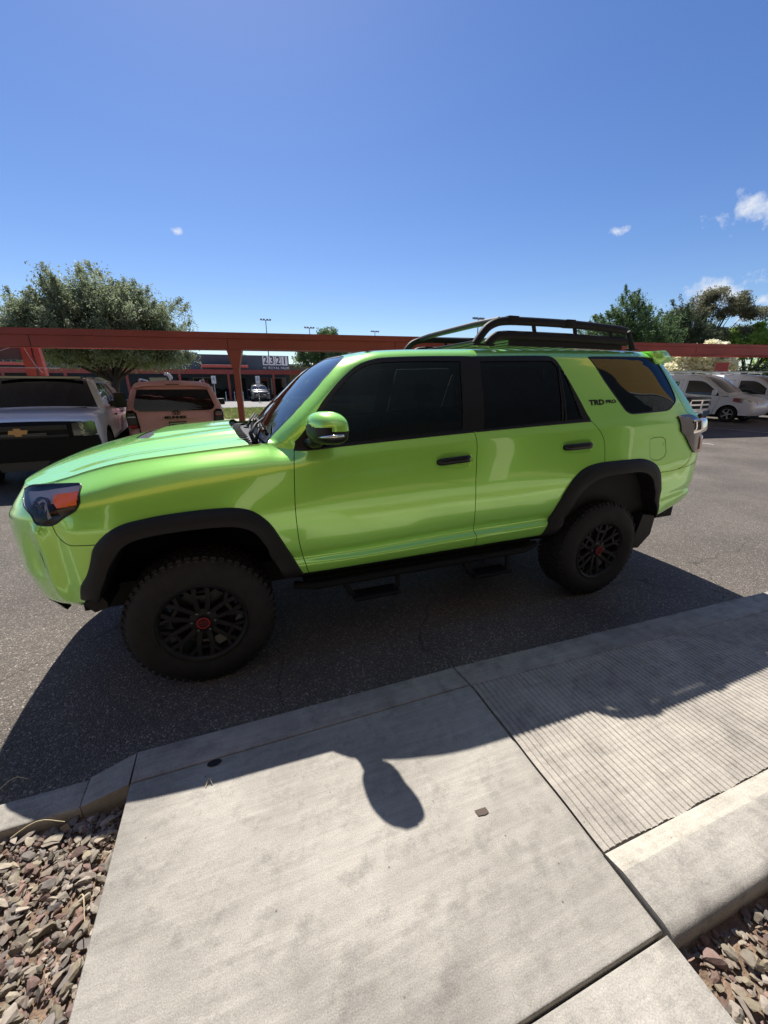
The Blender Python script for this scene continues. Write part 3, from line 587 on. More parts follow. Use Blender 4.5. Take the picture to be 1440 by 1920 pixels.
def gap_poly(pts, w=.0042, closed_=False):
    p = resample(pts, .02, closed_, True, sc=SC); t = (np.roll(p, -1, 0)-np.roll(p, 1, 0)) if closed_ else np.gradient(p, axis=0)
    e = 1e-3; gu = np.linalg.norm(side(p[:, 0]+e, p[:, 1])-side(p[:, 0]-e, p[:, 1]), axis=1)/(2*e); gv = np.linalg.norm(side(p[:, 0], p[:, 1]+e)-side(p[:, 0], p[:, 1]-e), axis=1)/(2*e)
    g = np.maximum(np.stack([gu, gv], 1), .01); t = t*g; t /= np.maximum(np.linalg.norm(t, axis=1, keepdims=True), 1e-9); nrm = np.stack([-t[:, 1], t[:, 0]], 1)*w/2/g
    return p, p+nrm, p-nrm
gp = {}
for k, pts in gaps.items():
    if not pts: continue
    p, a, b = gap_poly(pts); gp[k] = (p, np.vstack([a, b[::-1]]))
pf, fa, fb = gap_poly(FE['fuel'], .004, True)
# domain: lower body all round, upper body behind the screen line
ua = np.linspace(.425, 1.28, 40); vA = []
for u in ua:        # v where the body side meets the windscreen line
    vv = np.linspace(8.0, NROW-1.02, 300); s_ = side(np.full(300, u), vv); zt_ = zA_f(u)
    i = np.argmax(s_[:, 2] >= zt_) if (s_[:, 2] >= zt_).any() else 299
    vA.append(vv[i])
vA = np.array(vA); m = vA < NROW-1.6
UA, VA = ua[m], vA[m]
# roof front edge from where the pillar meets the roof to the middle of the car
uE, vE = UA[-1], VA[-1]
edge = resample([(uE, vE), (.985, 15.0), (.955, 16.2), (.94, 17.98)] if uE > .93 else [(uE, vE), (uE+.01, 15.0), (uE, 16.2), (uE-.005, 17.98)], .03, False, sc=SC)
UR = 3.72
outer = np.vstack([
  [(u, 0) for u in np.arange(UMIN+.001, UMAX, .04)], [(UMAX-.001, 0)],
  [(UMAX-.001, v) for v in np.linspace(.5, 7.5, 15)], [(UMAX-.001, 8)],
  [(u, 8) for u in np.arange(UMAX-.04, UR, -.04)], [(UR, v) for v in np.linspace(8, 17.98, 60)],
  [(u, 17.98) for u in np.arange(UR-.05, edge[-1][0]+.02, -.05)], edge[::-1],
  np.stack([UA, VA], 1)[::-1][1:], [(.425, 8.0)],
  [(u, 8) for u in np.arange(.40, UMIN, -.03)], [(UMIN+.001, 8)], [(UMIN+.001, v) for v in np.linspace(7.5, .5, 15)]])
gu_, gv_ = np.meshgrid(np.arange(UMIN, UMAX, .026), np.arange(.12, 18, .22)); G = np.stack([gu_.ravel(), gv_.ravel()], 1)
G = np.vstack([G, [(u, v) for u in np.arange(-1.2, -.3, .014) for v in np.arange(5.5, 8, .12)]])
lines = [(closed[k], True) for k in closed if k != 'fuel'] + [(q, True) for _, q in gp.values()] + [(fa, True), (fb, True)]
vs, fs, ce = cdt(outer, lines, .03, SC, G)
reg = np.full(len(fs), 'body', dtype=object); done = np.zeros(len(fs), bool)
def mark(poly, name, extra=None):
    k = pts_in(poly, ce) & ~done
    if extra is not None: k &= extra
    reg[k] = name; done[k] = True
mark(closed['archF'], 'hole'); mark(closed['archR'], 'hole')
mark(closed['qglass'], 'qglass')
for k in ('glass1', 'glass2', 'glass3'): mark(closed[k], k)
mark(closed['trim'], 'trim'); mark(closed['headlight'], 'headlight'); mark(closed['tail'], 'tail')
for k, (_, q) in gp.items(): mark(q, 'gap')
ring = pts_in(fa, ce) ^ pts_in(fb, ce); reg[ring & ~done] = 'gap'; done |= ring
small = fa if np.ptp(fa[:, 0]) < np.ptp(fb[:, 0]) else fb
mark(small, 'fuel')
U_, V_ = ce[:, 0], ce[:, 1]
# which panel: split by the gap lines (interp of u as a function of v)
def u_at(pts, v):
    p = np.array(sorted(pts, key=lambda a: a[1])); return np.interp(v, p[:, 1], p[:, 0])
def v_at(pts, u):
    p = np.array(sorted(pts, key=lambda a: a[0])); return np.interp(u, p[:, 0], p[:, 1])
rest = ~done
low = V_ < 8.0
bump_u = u_at([(a, b) for a, b in FE['gap_bumper']], V_)
isb = rest & low & (U_ < .3) & (((V_ < 5.8) & (U_ < bump_u)) | ((V_ < v_at(FE['gap_bumper'], U_)) & (U_ > -.58) & (U_ < -.05) & (V_ < 4.9)) | (U_ < -.60))
reg[isb] = 'bumper'; rest &= ~isb
d1 = u_at(gaps['door1'], V_); dm = u_at(gaps['mid'], V_); dr = u_at([(2.5535,7.95)]+FE['gap_rear'][2:]+[(2.68,0)], V_)
beltv = 7.93
k = rest & low & (U_ < d1) & (U_ < .6); reg[k] = 'fender'; rest &= ~k
k = rest & (V_ < beltv) & (U_ < dm); reg[k] = 'door1'; rest &= ~k
k = rest & (V_ < beltv) & (U_ < dr); reg[k] = 'door2'; rest &= ~k
rb = v_at([(3.90,4.95)]+FE['gap_rbumper'], U_)
k = rest & low & (U_ > 3.2) & (V_ < rb); reg[k] = 'rbumper'; rest &= ~k
k = rest & (U_ > u_at(gaps['tailg'], np.maximum(V_, 8))) & (V_ > 8.0) | rest & low & (U_ > 3.80); reg[k] = 'tailgate'; rest &= ~k
reg[rest] = 'shell'
PV = side(vs[:, 0], vs[:, 1]); NV = side_n(vs[:, 0], vs[:, 1])
bad = np.linalg.norm(NV, axis=1) < .5; NV[bad] = (0, 0, 1)
MIR = np.array([1, -1, 1])
def both(name, ids, tri, off, m, parent=None, flip_only=False, far=True, P=None, N=None):
    P = PV[ids] + off*NV[ids] if P is None else P; N = NV[ids] if N is None else N
    t0 = np.cross(P[tri[:, 1]]-P[tri[:, 0]], P[tri[:, 2]]-P[tri[:, 0]]); s = (t0*N[tri[:, 0]]).sum() < 0
    tri = tri[:, ::-1] if s else tri
    r = [obj(name, P, tri, m, parent or car, normals=N)]
    if far:
        Q = P.copy(); Q[:, 1] = 2*YC-Q[:, 1]; r.append(obj(name, Q, tri[:, ::-1], m, parent or car, normals=N*MIR))
    return r
parts = {}
spec = [('fender','fender',M_green,0), ('bumper','bumper',M_green,0), ('door1','door',M_green,0), ('door2','door',M_green,0), ('shell','body_shell',M_green,0),
        ('rbumper','bumper',M_green,0), ('tailgate','tailgate',M_green,0), ('fuel','fuel_flap',M_green,-.0008), ('trim','window_trim',M_trim,0)]
for key, nm, mm, off in spec:
    k = reg == key
    if k.any(): ids, tri = sub(vs, fs, k); parts[key] = both(nm, ids, tri, off, mm, far=(key != 'fuel'))
for key, nm, mm, par in (('glass1','window_glass',M_glass,'door1'), ('glass2','window_glass',M_privacy,'door2'), ('glass3','window_glass',M_privacy,'door2'), ('qglass','side_window',M_privacy,None)):
    ids, tri = sub(vs, fs, reg == key); off = -.005 if par else -.001
    P = PV[ids]+off*NV[ids]; N = NV[ids]
    t0 = np.cross(P[tri[:, 1]]-P[tri[:, 0]], P[tri[:, 2]]-P[tri[:, 0]]); tri = tri[:, ::-1] if (t0*N[tri[:, 0]]).sum() < 0 else tri
    obj(nm, P, tri, mm, parts[par][0] if par else car, normals=N); Q = P.copy(); Q[:, 1] = 2*YC-Q[:, 1]; obj(nm, Q, tri[:, ::-1], mm, parts[par][1] if par else car, normals=N*MIR)
# dark strips behind the gaps, one seal per shut line
for k, (p, q) in list(gp.items())+[('fuelgap', (np.vstack([pf, pf[:1]]), None))]:
    t = np.gradient(p*np.array(SC), axis=0); t /= np.linalg.norm(t, axis=1, keepdims=True); nn = np.stack([-t[:, 1], t[:, 0]], 1)/np.array(SC)*.012
    A = side(p[:, 0]+nn[:, 0], p[:, 1]+nn[:, 1], -.010); B = side(p[:, 0]-nn[:, 0], p[:, 1]-nn[:, 1], -.010); n_ = len(p)
    for s in (1, -1):
        V = np.vstack([A, B]); V = V if s > 0 else np.c_[V[:, 0], 2*YC-V[:, 1], V[:, 2]]
        obj('panel_seal', V, [(i, i+1, n_+i+1, n_+i) for i in range(n_-1)], M_dark, car)
def surf_tube(pts, r, off, m, name, parent=None, closed_=False, n=6, flat=1):
    p = resample(pts, .02, closed_, True, sc=SC); P = side(p[:, 0], p[:, 1], off)
    if closed_: P = np.vstack([P, P[:1]])
    return MB().tube(P, r, n).build(name, m, parent or car, smooth=180)
# rubber edge round the side openings
surf_tube(closed['qglass'], .0045, -.001, M_trim, 'window_seal', closed_=True)
surf_tube([(.555,7.91),(1.18,7.91),(1.64,7.91)], .006, .001, M_trim, 'belt_moulding', parts['door1'][0])
surf_tube([(1.65,7.91),(2.1,7.91),(2.55,7.91)], .006, .001, M_trim, 'belt_moulding', parts['door2'][0])
# thin divider bars in the rear door, frame edge of the front glass
surf_tube([(2.335,8.3),(2.345,10),(2.350,11.9)], .006, .0, M_trim, 'window_trim', parts['door2'][0])

# ---------------- bonnet
us_ = np.linspace(UMIN+.002, .330, 120); k8 = side(us_, np.full(120, 8.0)); hx, hw = k8[:, 0], YC-k8[:, 1]
def cowl_x(w): return .335 - .105*(1-(np.minimum(np.abs(w), .75)/.75)**2.0)
out2 = [(hx[i], hw[i]) for i in range(120)]; wend = hw[-1]
half = out2 + [(cowl_x(w), w) for w in np.linspace(wend, 0, 24)][1:]
full = half + [(x, -w) for x, w in half[::-1] if w > 1e-4]
full = np.array(full); keep = [0]
for i in range(1, len(full)):
    if np.linalg.norm(full[i]-full[keep[-1]]) > .004: keep.append(i)
full = full[keep]
sc_in = [(-.315,0),(-.31,.14),(-.285,.235),(-.215,.30),(-.19,.255),(-.215,.12),(-.222,0)]
scoop = np.array([(x, w) for x, w in sc_in]+[(x, -w) for x, w in sc_in[::-1][1:-1]])
hv, hf, hc = cdt(full, [(scoop, True)], .022)
def hoodP(x, w):
    z = hood_z(x, w)
    return np.stack([x, YC-w, z], -1)
HP = hoodP(hv[:, 0], hv[:, 1]); e = .004
hn = np.cross(hoodP(hv[:, 0]+e, hv[:, 1])-hoodP(hv[:, 0]-e, hv[:, 1]), hoodP(hv[:, 0], hv[:, 1]-e)-hoodP(hv[:, 0], hv[:, 1]+e)); hn /= np.linalg.norm(hn, axis=1, keepdims=True)
ins_ = pts_in(scoop, hc)
def build_h(nm, k, m, parent, dz=0):
    ids, tri = sub(hv, hf, k); P = HP[ids]+(0, 0, dz); N = hn[ids]; t0 = np.cross(P[tri[:, 1]]-P[tri[:, 0]], P[tri[:, 2]]-P[tri[:, 0]]); tri = tri[:, ::-1] if (t0*N[tri[:, 0]]).sum() < 0 else tri
    return obj(nm, P, tri, m, parent, normals=N)
# shrink the bonnet slightly away from the wing for the shut line
sh = np.clip(1-.0035/np.maximum(np.abs(HP[:, 1]-YC), .05), 0, 1); HP[:, 1] = YC+(HP[:, 1]-YC)*sh
hood = build_h('hood', ~ins_, M_green, car); build_h('scoop_insert', ins_, M_plastic, hood, -.006)
mb = MB(); q = side(us_, np.full(120, 7.9), -.012); q2 = side(us_, np.full(120, 8.0)); q2[:, 1] += .03*np.sign(YC-q2[:, 1]+1e-9); q2[:, 2] -= .012
mb.add(np.vstack([q, q2]), [(i, i+1, 120+i+1, 120+i) for i in range(119)]); mb.build('panel_seal', M_dark, car)

# ---------------- windscreen, cowl, wipers
bw = side(UA, VA)                       # along the pillar from base to top
top_corner = bw[-1]; base_corner = bw[0]
er = side(edge[:, 0], edge[:, 1])
def pillar(t): i = np.linspace(0, 1, len(bw)); return np.stack([np.interp(t, i, bw[:, k]) for k in range(3)], -1)
nt_, ns_ = 26, 41; S = []
for a in np.linspace(0, 1, nt_):
    p = pillar(np.array([a]))[0]; row = []
    wmax = YC-p[1]
    for s in np.linspace(-1, 1, ns_):
        w = wmax*s; c = 1-s*s
        xb = p[0] - .055*c*(1-a) - .02*c*a ; zb = p[2] + (.012*(1-a) + .045*a)*c + .02*math.sin(math.pi*a)*c
        if a == 1.0:
            ww = abs(w); j = np.interp(ww, (YC-er[:, 1])[::-1], np.arange(len(er))[::-1]); xb = np.interp(j, np.arange(len(er)), er[:, 0]); zb = np.interp(j, np.arange(len(er)), er[:, 2])
        row.append((xb, YC-w, zb))
    S.append(row)
S = np.array(S)
# blend the upper rows so they run into the roof edge
dx = S[-1, :, 0]-(S[-2, :, 0]+(S[-2, :, 0]-S[-3, :, 0])); dz = S[-1, :, 2]-(S[-2, :, 2]+(S[-2, :, 2]-S[-3, :, 2]))
for i in range(nt_-1):
    b = (i/(nt_-1))**2.0; S[i, :, 0] += dx*b; S[i, :, 2] += dz*b
F_ = [(i*ns_+j, i*ns_+j+1, (i+1)*ns_+j+1, (i+1)*ns_+j) for i in range(nt_-1) for j in range(ns_-1)]
ws = obj('windshield', S.reshape(-1, 3)+(0, 0, -.003), F_, M_ws, car, smooth=180)
# ceramic black border
mb = MB(); nn = np.array([-.62, 0, .78])*.0015
for rows, cols in ((range(0, 2), range(ns_)), (range(nt_-2, nt_), range(ns_)), (range(nt_), range(0, 2)), (range(nt_), range(ns_-2, ns_))):
    r = list(rows); c = list(cols); V = [S[i, j]+nn+(0, 0, -.003) for i in r for j in c]
    mb.add(V, [(a*len(c)+b, a*len(c)+b+1, (a+1)*len(c)+b+1, (a+1)*len(c)+b) for a in range(len(r)-1) for b in range(len(c)-1)])
mb.build('glass_border', M_trim, ws)
mb = MB(); cw = []
for s in np.linspace(-1, 1, 41):
    w = .735*s; x0 = float(cowl_x(w))+.004; z0 = float(hood_z(np.array(x0), np.array(w)))-.016; p = S[0, int(round((s+1)/2*40))]
    p2 = np.array([np.interp(w, -(S[0, :, 1]-YC)[::1], S[0, :, k]) if False else np.interp(-w, S[0, :, 1][::-1]-YC, S[0, :, k][::-1]) for k in range(3)])
    cw.append([(x0-.012, YC-w, z0-.004), (x0, YC-w, z0-.03), ((x0+p2[0])/2, YC-w, z0-.034), (p2[0]+.012, YC-w, p2[2]-.012), (p2[0]+.03, YC-w, p2[2]-.02)])
cw = np.array(cw); k = 5; mb.add(cw.reshape(-1, 3), [(i*k+j, i*k+j+1, (i+1)*k+j+1, (i+1)*k+j) for i in range(40) for j in range(4)])
for s in np.linspace(-.9, .9, 37): w = .72*s; x0 = float(cowl_x(w))+.02; z0 = float(hood_z(np.array(x0), np.array(w)))-.040; mb.box((x0, YC-w-.004, z0), (x0+.05, YC-w+.004, z0+.008))
mb.build('cowl_panel', M_plastic, car, smooth=40)
def scr(a, w, off=.012):
    i = a*(nt_-1); i0 = int(min(i, nt_-2)); t = i-i0; r = S[i0]*(1-t)+S[i0+1]*t; y = YC-w
    return np.array([np.interp(y, r[::-1, 1], r[::-1, k]) for k in range(3)])+np.array([-.62, 0, .78])*off
for w0, w1 in ((.56, -.05), (-.10, -.66)):
    mb = MB(); b = scr(.0, w0, .0)+(-.03, 0, -.02); P = [b, scr(.03, w0-.02, .03), scr(.09, w0-.28, .03)]
    mb.tube([b+(0, 0, -.02), b+(0, 0, .02)], .018, 12); mb.tube(P, [.011, .009, .006], 8)
    wp = mb.build('wiper_arm', M_plastic, car, smooth=60)
    ts = np.linspace(0, 1, 12); Q = np.array([scr(.055+.05*t*(1-t)+.03*t, w0-.01+(w1-w0+.02)*t, .014) for t in ts]); MB().tube(Q, .007, 6).build('wiper_blade', M_rubber, wp)
# tall near-side wiper arm that stands up in front of the pillar
b = scr(0, .60, 0); mb = MB(); mb.tube([b+(-.04, .02, -.02), b+(-.055, .04, .03), b+(-.02, .09, .075), b+(.03, .18, .10)], [.012, .012, .008, .006], 8); mb.build('wiper_arm', M_plastic, car, smooth=60)

# ---------------- tailgate glass & back face
rr = side(np.full(40, UR), np.linspace(8, 17.98, 40)); nn_ = 25
B = []
for i, p in enumerate(rr):
    wm = max(YC-p[1], .001)
    if i > 30: break
    B.append([(p[0]+.045*(1-s*s), YC-wm*s, p[2]) for s in np.linspace(-1, 1, nn_)])
B = np.array(B); F_ = [(i*nn_+j, i*nn_+j+1, (i+1)*nn_+j+1, (i+1)*nn_+j)[::-1] for i in range(len(B)-1) for j in range(nn_-1)]
obj('rear_window', B.reshape(-1, 3), F_, M_privacy, car, smooth=180)
q = side(np.linspace(UR, UMAX-.002, 30), np.full(30, 8.0)); mb = MB(); V = []
for p in q: V += [(p[0], p[1], p[2]), (p[0]-.20, max(p[1], .2)+.0, p[2]+.01), (p[0]-.20, 2*YC-max(p[1], .2), p[2]+.01), (p[0], 2*YC-p[1], p[2])]
mb.add(V, [(i*4+j, i*4+j+1, (i+1)*4+j+1, (i+1)*4+j) for i in range(29) for j in range(3)]); mb.build('tailgate_ledge', M_green, car)

# ---------------- spoiler over the rear window
def spoiler():
    V = []; K = 33
    for s in np.linspace(-1, 1, K):
        w = .685*s; c = 1-abs(s)**6; y = YC-w; tip = .235*(1-.12*abs(s)**3)
        z = 1.838+.010*(1-s*s); e = 1-.75*abs(s)**8
        V += [(3.27, y, z-.010), (3.38, y, z-.002), (3.27+tip*.70, y, z-.012-.006*(1-c)), (3.27+tip*.90, y, z-.028-.02*(1-c)), (3.27+tip, y, z-.052-.01*(1-c)), (3.27+tip*.985, y, z-.068), (3.27+tip*.88, y, z-.078), (3.27+tip*.60, y, z-.095), (3.31, y, z-.10)]
    k = 9; f = [(i*k+j, i*k+(j+1) % k, (i+1)*k+(j+1) % k, (i+1)*k+j) for i in range(K-1) for j in range(k)]+[tuple(range(k))[::-1], tuple((K-1)*k+j for j in range(k))]
    return obj('spoiler', V, f, M_green, car, smooth=100)
spoiler()

# ---------------- wheel-arch flares, liners, mud flaps
def flare(o_pts, i_pts, near=True, name='fender_flare'):
    n = 70
    def eq(p):
        p = resample(p, .01, False, True, sc=SC); P = side(p[:, 0], p[:, 1]); d = np.r_[0, np.cumsum(np.linalg.norm(np.diff(P, axis=0), axis=1))]; t = np.linspace(0, d[-1], n)
        return np.stack([np.interp(t, d, p[:, 0]), np.interp(t, d, p[:, 1])], 1)
    a, b = eq(o_pts), eq(i_pts); V = []
    tt = np.linspace(0, 1, n); taper = np.clip(np.minimum(tt, 1-tt)/.08, 0.0, 1)**.5
    A = side(a[:, 0], a[:, 1]); Nn = side_n(a[:, 0], a[:, 1]); Bx = side(b[:, 0], np.maximum(b[:, 1], .02))
    yo = .0
    for q, off, dy in ((0, .0, None), (.03, .012, None), (.14, .026, None), (.5, .036, None), (.9, .040, None), (1.0, .036, None), (1.03, .02, None)):
        X = A*(1-q)+Bx*q; X[:, 1] = A[:, 1]*(1-q)+np.minimum(Bx[:, 1], A[:, 1]+.01)*q - off*(.35+.65*taper); V.append(X)
    X = V[-1].copy(); X[:, 1] += .05; V.append(X)
    cx = Bx[:, 0].mean(); X = X.copy(); X[:, 1] += .06; V.append(X)
    L_ = X.copy(); L_[:, 1] = .52; V.append(L_)
    V = np.array(V); k = len(V); idx = lambda i, j: i*n+j
    f1 = [(idx(i, j), idx(i, j+1), idx(i+1, j+1), idx(i+1, j)) for i in range(7) for j in range(n-1)]; f2 = [(idx(i, j), idx(i, j+1), idx(i+1, j+1), idx(i+1, j)) for i in range(7, k-1) for j in range(n-1)]
    P = V.reshape(-1, 3)
    c = P[idx(9, 0):idx(9, 0)+n]; liner = P.copy()
    for s in ((1, -1)):
        Q = P.copy(); 
        if s < 0: Q[:, 1] = 2*YC-Q[:, 1]
        fl = obj(name, Q, [f if s > 0 else f[::-1] for f in f1], M_plastic, car, smooth=40)
        cc = Q[9*n:10*n]; Ql = np.vstack([Q, [cc.mean(0)]])
        obj('wheel_liner', Ql, f2+[(9*n+j, 9*n+j+1, 10*n) for j in range(n-1)]+[(9*n, 10*n-1, 10*n)], M_dark, fl)
    return a, b
flare(FE['flareFo'], FE['flareFi'][:-1]+[(.462,.3)]); flare([(2.205,.15)]+FE['flareRo'], [(2.30,.15)]+FE['flareRi'])
# seam across the flares
for yy in (0, 1):
    mb = MB(); f = (lambda y: y) if not yy else (lambda y: 2*YC-y)
    mb.prism([(3.20,.62),(3.34,.60),(3.33,.44),(3.22,.335),(3.13,.345),(3.16,.45)], f(.03), f(.27)); mb.build('mud_flap', M_plastic, car)
    mb = MB(); mb.prism([(-.52,.57),(-.44,.60),(-.42,.56),(-.42,.53),(-.48,.515)], f(.08), f(.30)); mb.build('air_deflector', M_plastic, car)

# ---------------- headlight, tail light
ids, tri = sub(vs, fs, reg == 'headlight'); both('headlight', ids, tri, .004, M_lens); hl = [o for o in col.objects if o.name.startswith('headlight')]
hl_near, hl_far = hl[0], hl[1]
P = PV[ids]-.050*NV[ids]; both('lamp_housing', ids, tri, -.055, mat('lamp_black', (.10,.10,.11), .25), parent=None)
for s, par in ((1, hl_near), (-1, hl_far)):
    mf = (lambda A: np.asarray(A, float)) if s > 0 else (lambda A: np.asarray(A, float)*[1, -1, 1]+[0, 2*YC, 0])
    c = closed['headlight']; e1 = side(c[:, 0], c[:, 1], .003); e2 = side(c[:, 0], c[:, 1], -.055); n_ = len(c)
    obj('lamp_wall', mf(np.vstack([e1, e2])), [(i, (i+1) % n_, n_+(i+1) % n_, n_+i) for i in range(n_)], mat('grey_plastic', (.08,.08,.085), .3), par)
    MB().tube(mf(np.vstack([side(c[:, 0], c[:, 1], .002), side(c[:1, 0], c[:1, 1], .002)])), .0045, 6).build('lamp_seal', M_trim, par, smooth=180)
    a = np.array(FE['amber']); g = resample(a, .012, True, False, sc=SC); v2, f2, _ = cdt(g, [], .015, SC)
    A = side(v2[:, 0], v2[:, 1], -.006); obj('turn_lamp', mf(A), f2, M_amber, par, smooth=180)
    # bezel strips, sky reflections put in as pale colour, and projector
    r1 = resample([(-.86,7.72),(-.74,7.66),(-.62,7.60),(-.46,7.47)], .02, False, sc=SC); A1 = side(r1[:, 0], r1[:, 1], -.006); r2 = r1.copy(); r2[:, 1] -= .42; A2 = side(r2[:, 0], r2[:, 1], -.030); n_ = len(A1)
    obj('chrome_strip', mf(np.vstack([A1, A2])), [(i, i+1, n_+i+1, n_+i) for i in range(n_-1)], M_refl, par, smooth=180)
    r1 = resample([(-.632,7.35),(-.615,7.0),(-.60,6.6),(-.585,6.2)], .02, False, sc=SC); A1 = side(r1[:, 0], r1[:, 1], -.010); A2 = side(r1[:, 0]-.040, r1[:, 1]-.1, -.030); n_ = len(A1)
    obj('chrome_strip', mf(np.vstack([A1, A2])), [(i, i+1, n_+i+1, n_+i) for i in range(n_-1)], M_refl, par, smooth=180)
    r1 = resample([(-.56,6.62),(-.52,6.64),(-.475,6.6)], .02, False, sc=SC); A1 = side(r1[:, 0], r1[:, 1], -.012); A2 = side(r1[:, 0], r1[:, 1]-.35, -.03); n_ = len(A1)
    obj('chrome_strip', mf(np.vstack([A1, A2])), [(i, i+1, n_+i+1, n_+i) for i in range(n_-1)], M_alu, par, smooth=180)
    for u0, v0, r0 in ((-.685, 6.95, .048), (-.775, 7.30, .040)):
        p0 = side(u0, v0, -.045)[0]; nr = side_n(u0, v0)[0]; mb = MB(); mb.lathe([(0, .0), (r0*.5, .012), (r0*.85, .008), (r0, -.004), (r0*1.08, .022), (r0*1.2, .024), (r0*1.22, -.01)], mf([p0])[0], nr*[1, s, 1], 24); mb.build('projector_lens', M_chrome if v0 > 7.2 else mat('grey_glass', (.10,.10,.11), .08, metal=.6), par, smooth=40)
c = closed['tail']; ids, tri = sub(vs, fs, reg == 'tail')
for o, s in zip(both('tail_light', ids, tri, .012, mat('smoked_lens', (.02,.012,.014), .12, coat=1)), (1, -1)):
    mf = (lambda A: np.asarray(A, float)) if s > 0 else (lambda A: np.asarray(A, float)*[1, -1, 1]+[0, 2*YC, 0])
    e1 = side(c[:, 0], c[:, 1], .012); e2 = side(c[:, 0], c[:, 1], -.02); n_ = len(c)
    obj('lamp_wall', mf(np.vstack([e1, e2])), [(i, (i+1) % n_, n_+(i+1) % n_, n_+i) for i in range(n_)], M_trim, o)
    # protruding clear lens block wrapping the corner
    def blk(nm, u0, u1, v0, v1, o0, o1, m):
        g = []; nu, nv = 10, 10
        for b_ in np.linspace(0, 1, nv):
            for a_ in np.linspace(0, 1, nu):
                ed = min(min(a_, 1-a_)*7, min(b_, 1-b_)*5, 1); of = o0+(o1-o0)*(1-(1-ed)**2)
                uu = u0+(u1-u0)*a_; g.append(side(uu, v0+(v1-v0)*b_, of)[0])
        obj(nm, mf(g), [(i*nu+j, i*nu+j+1, (i+1)*nu+j+1, (i+1)*nu+j) for i in range(nv-1) for j in range(nu-1)], m, o, smooth=180)
    blk('lamp_lens', 3.60, 3.98, 6.42, 7.40, .0, .042, mat('mirror_lens', (.86,.84,.84), .05, metal=.9, coat=1))
    blk('lamp_lens', 3.69, 3.96, 5.45, 6.42, -.004, .020, mat('pinkish_lens', (.55,.36,.32), .10, metal=.7, coat=1))
    blk('lamp_lens', 3.74, 3.98, 7.40, 7.9, .0, .02, M_trim)

# ---------------- door handles, badge, cap on the rear door
def handle(rec, hx0, hx1, v, par):
    p = resample(rec, .015, True, True, sc=SC); c = p.mean(0); V = [side(c[0], c[1], -.026)[0]]; nr = len(p); rings = 7
    for k in range(1, rings+1):
        q = k/rings; d = -.026*(1-q**4)+.0035*math.exp(-((q-.93)/.06)**2); pp = c+(p-c)*q; V += list(side(pp[:, 0], pp[:, 1], d+.0015))
    f = [(0, 1+j, 1+(j+1) % nr) for j in range(nr)]+[(1+(k-1)*nr+j, 1+k*nr+j, 1+k*nr+(j+1) % nr, 1+(k-1)*nr+(j+1) % nr) for k in range(1, rings) for j in range(nr)]
    for s in (1, -1):
        W = np.array(V); 
        if s < 0: W[:, 1] = 2*YC-W[:, 1]
        dr_ = parts[par][0 if s > 0 else 1]
        obj('handle_recess', W, f, M_green, dr_, smooth=180)
        uu = np.linspace(hx0, hx1, 16); t = np.linspace(0, 1, 16); off = .030*np.minimum(1, np.minimum(t, 1-t)*7)**.6-.006; P = side(uu, np.full(16, v), 0)+side_n(uu, np.full(16, v))*off[:, None]
        if s < 0: P[:, 1] = 2*YC-P[:, 1]
        MB().tube(P, 0.0125*np.array([.7,.95]+[1.0]*12+[1.0,.85]), 14, flat=1.75).build('door_handle', M_trim, dr_, smooth=180)
        if s > 0 and par == 'door1':
            c0 = P[-2]+(0, -.0145, 0); MB().lathe([(0, 0), (.006, 0), (.0065, .004)], c0, (0, 1, 0), 14).build('lock_cylinder', M_alu, dr_)
handle(FE['recess1'], 1.375, 1.597, 6.30, 'door1'); handle(FE['recess2'], 2.305, 2.545, 6.27, 'door2')
def surf_text(s, u0, u1, v0, v1, m, par, bold=.0, off=.002, ext=1, name='badge', shear=0, squash=1.0):
    v, f = text_mesh(s, 1.0, 0, bold=bold, shear=shear); lo, hi = v.min(0), v.max(0); t = (v-lo)/np.maximum(hi-lo, 1e-9)
    uu = u0+(u1-u0)*t[:, 0]; vv = v0+(v1-v0)*t[:, 1]
    P = side(uu, vv, off); Q = side(uu, vv, -.002); mb = MB(); mb.add(P, [a for a in f]); mb.add(P+(0, .0008, 0), f)
    return mb.build(name, m, par)
bd = surf_text('TRD', 2.552, 2.690, 9.72, 10.04, M_trim, car, bold=.05)
surf_text('PRO', 2.704, 2.800, 9.79, 10.00, M_trim, car, bold=.05)
# fuel cap flap hinge cap: a small round catch
MB().lathe([(0, 0), (.012, .0), (.013, .004)], side(3.285, 6.0, .002)[0], (0, 1, 0), 16).build('flap_catch', M_green, parts['fuel'][0])

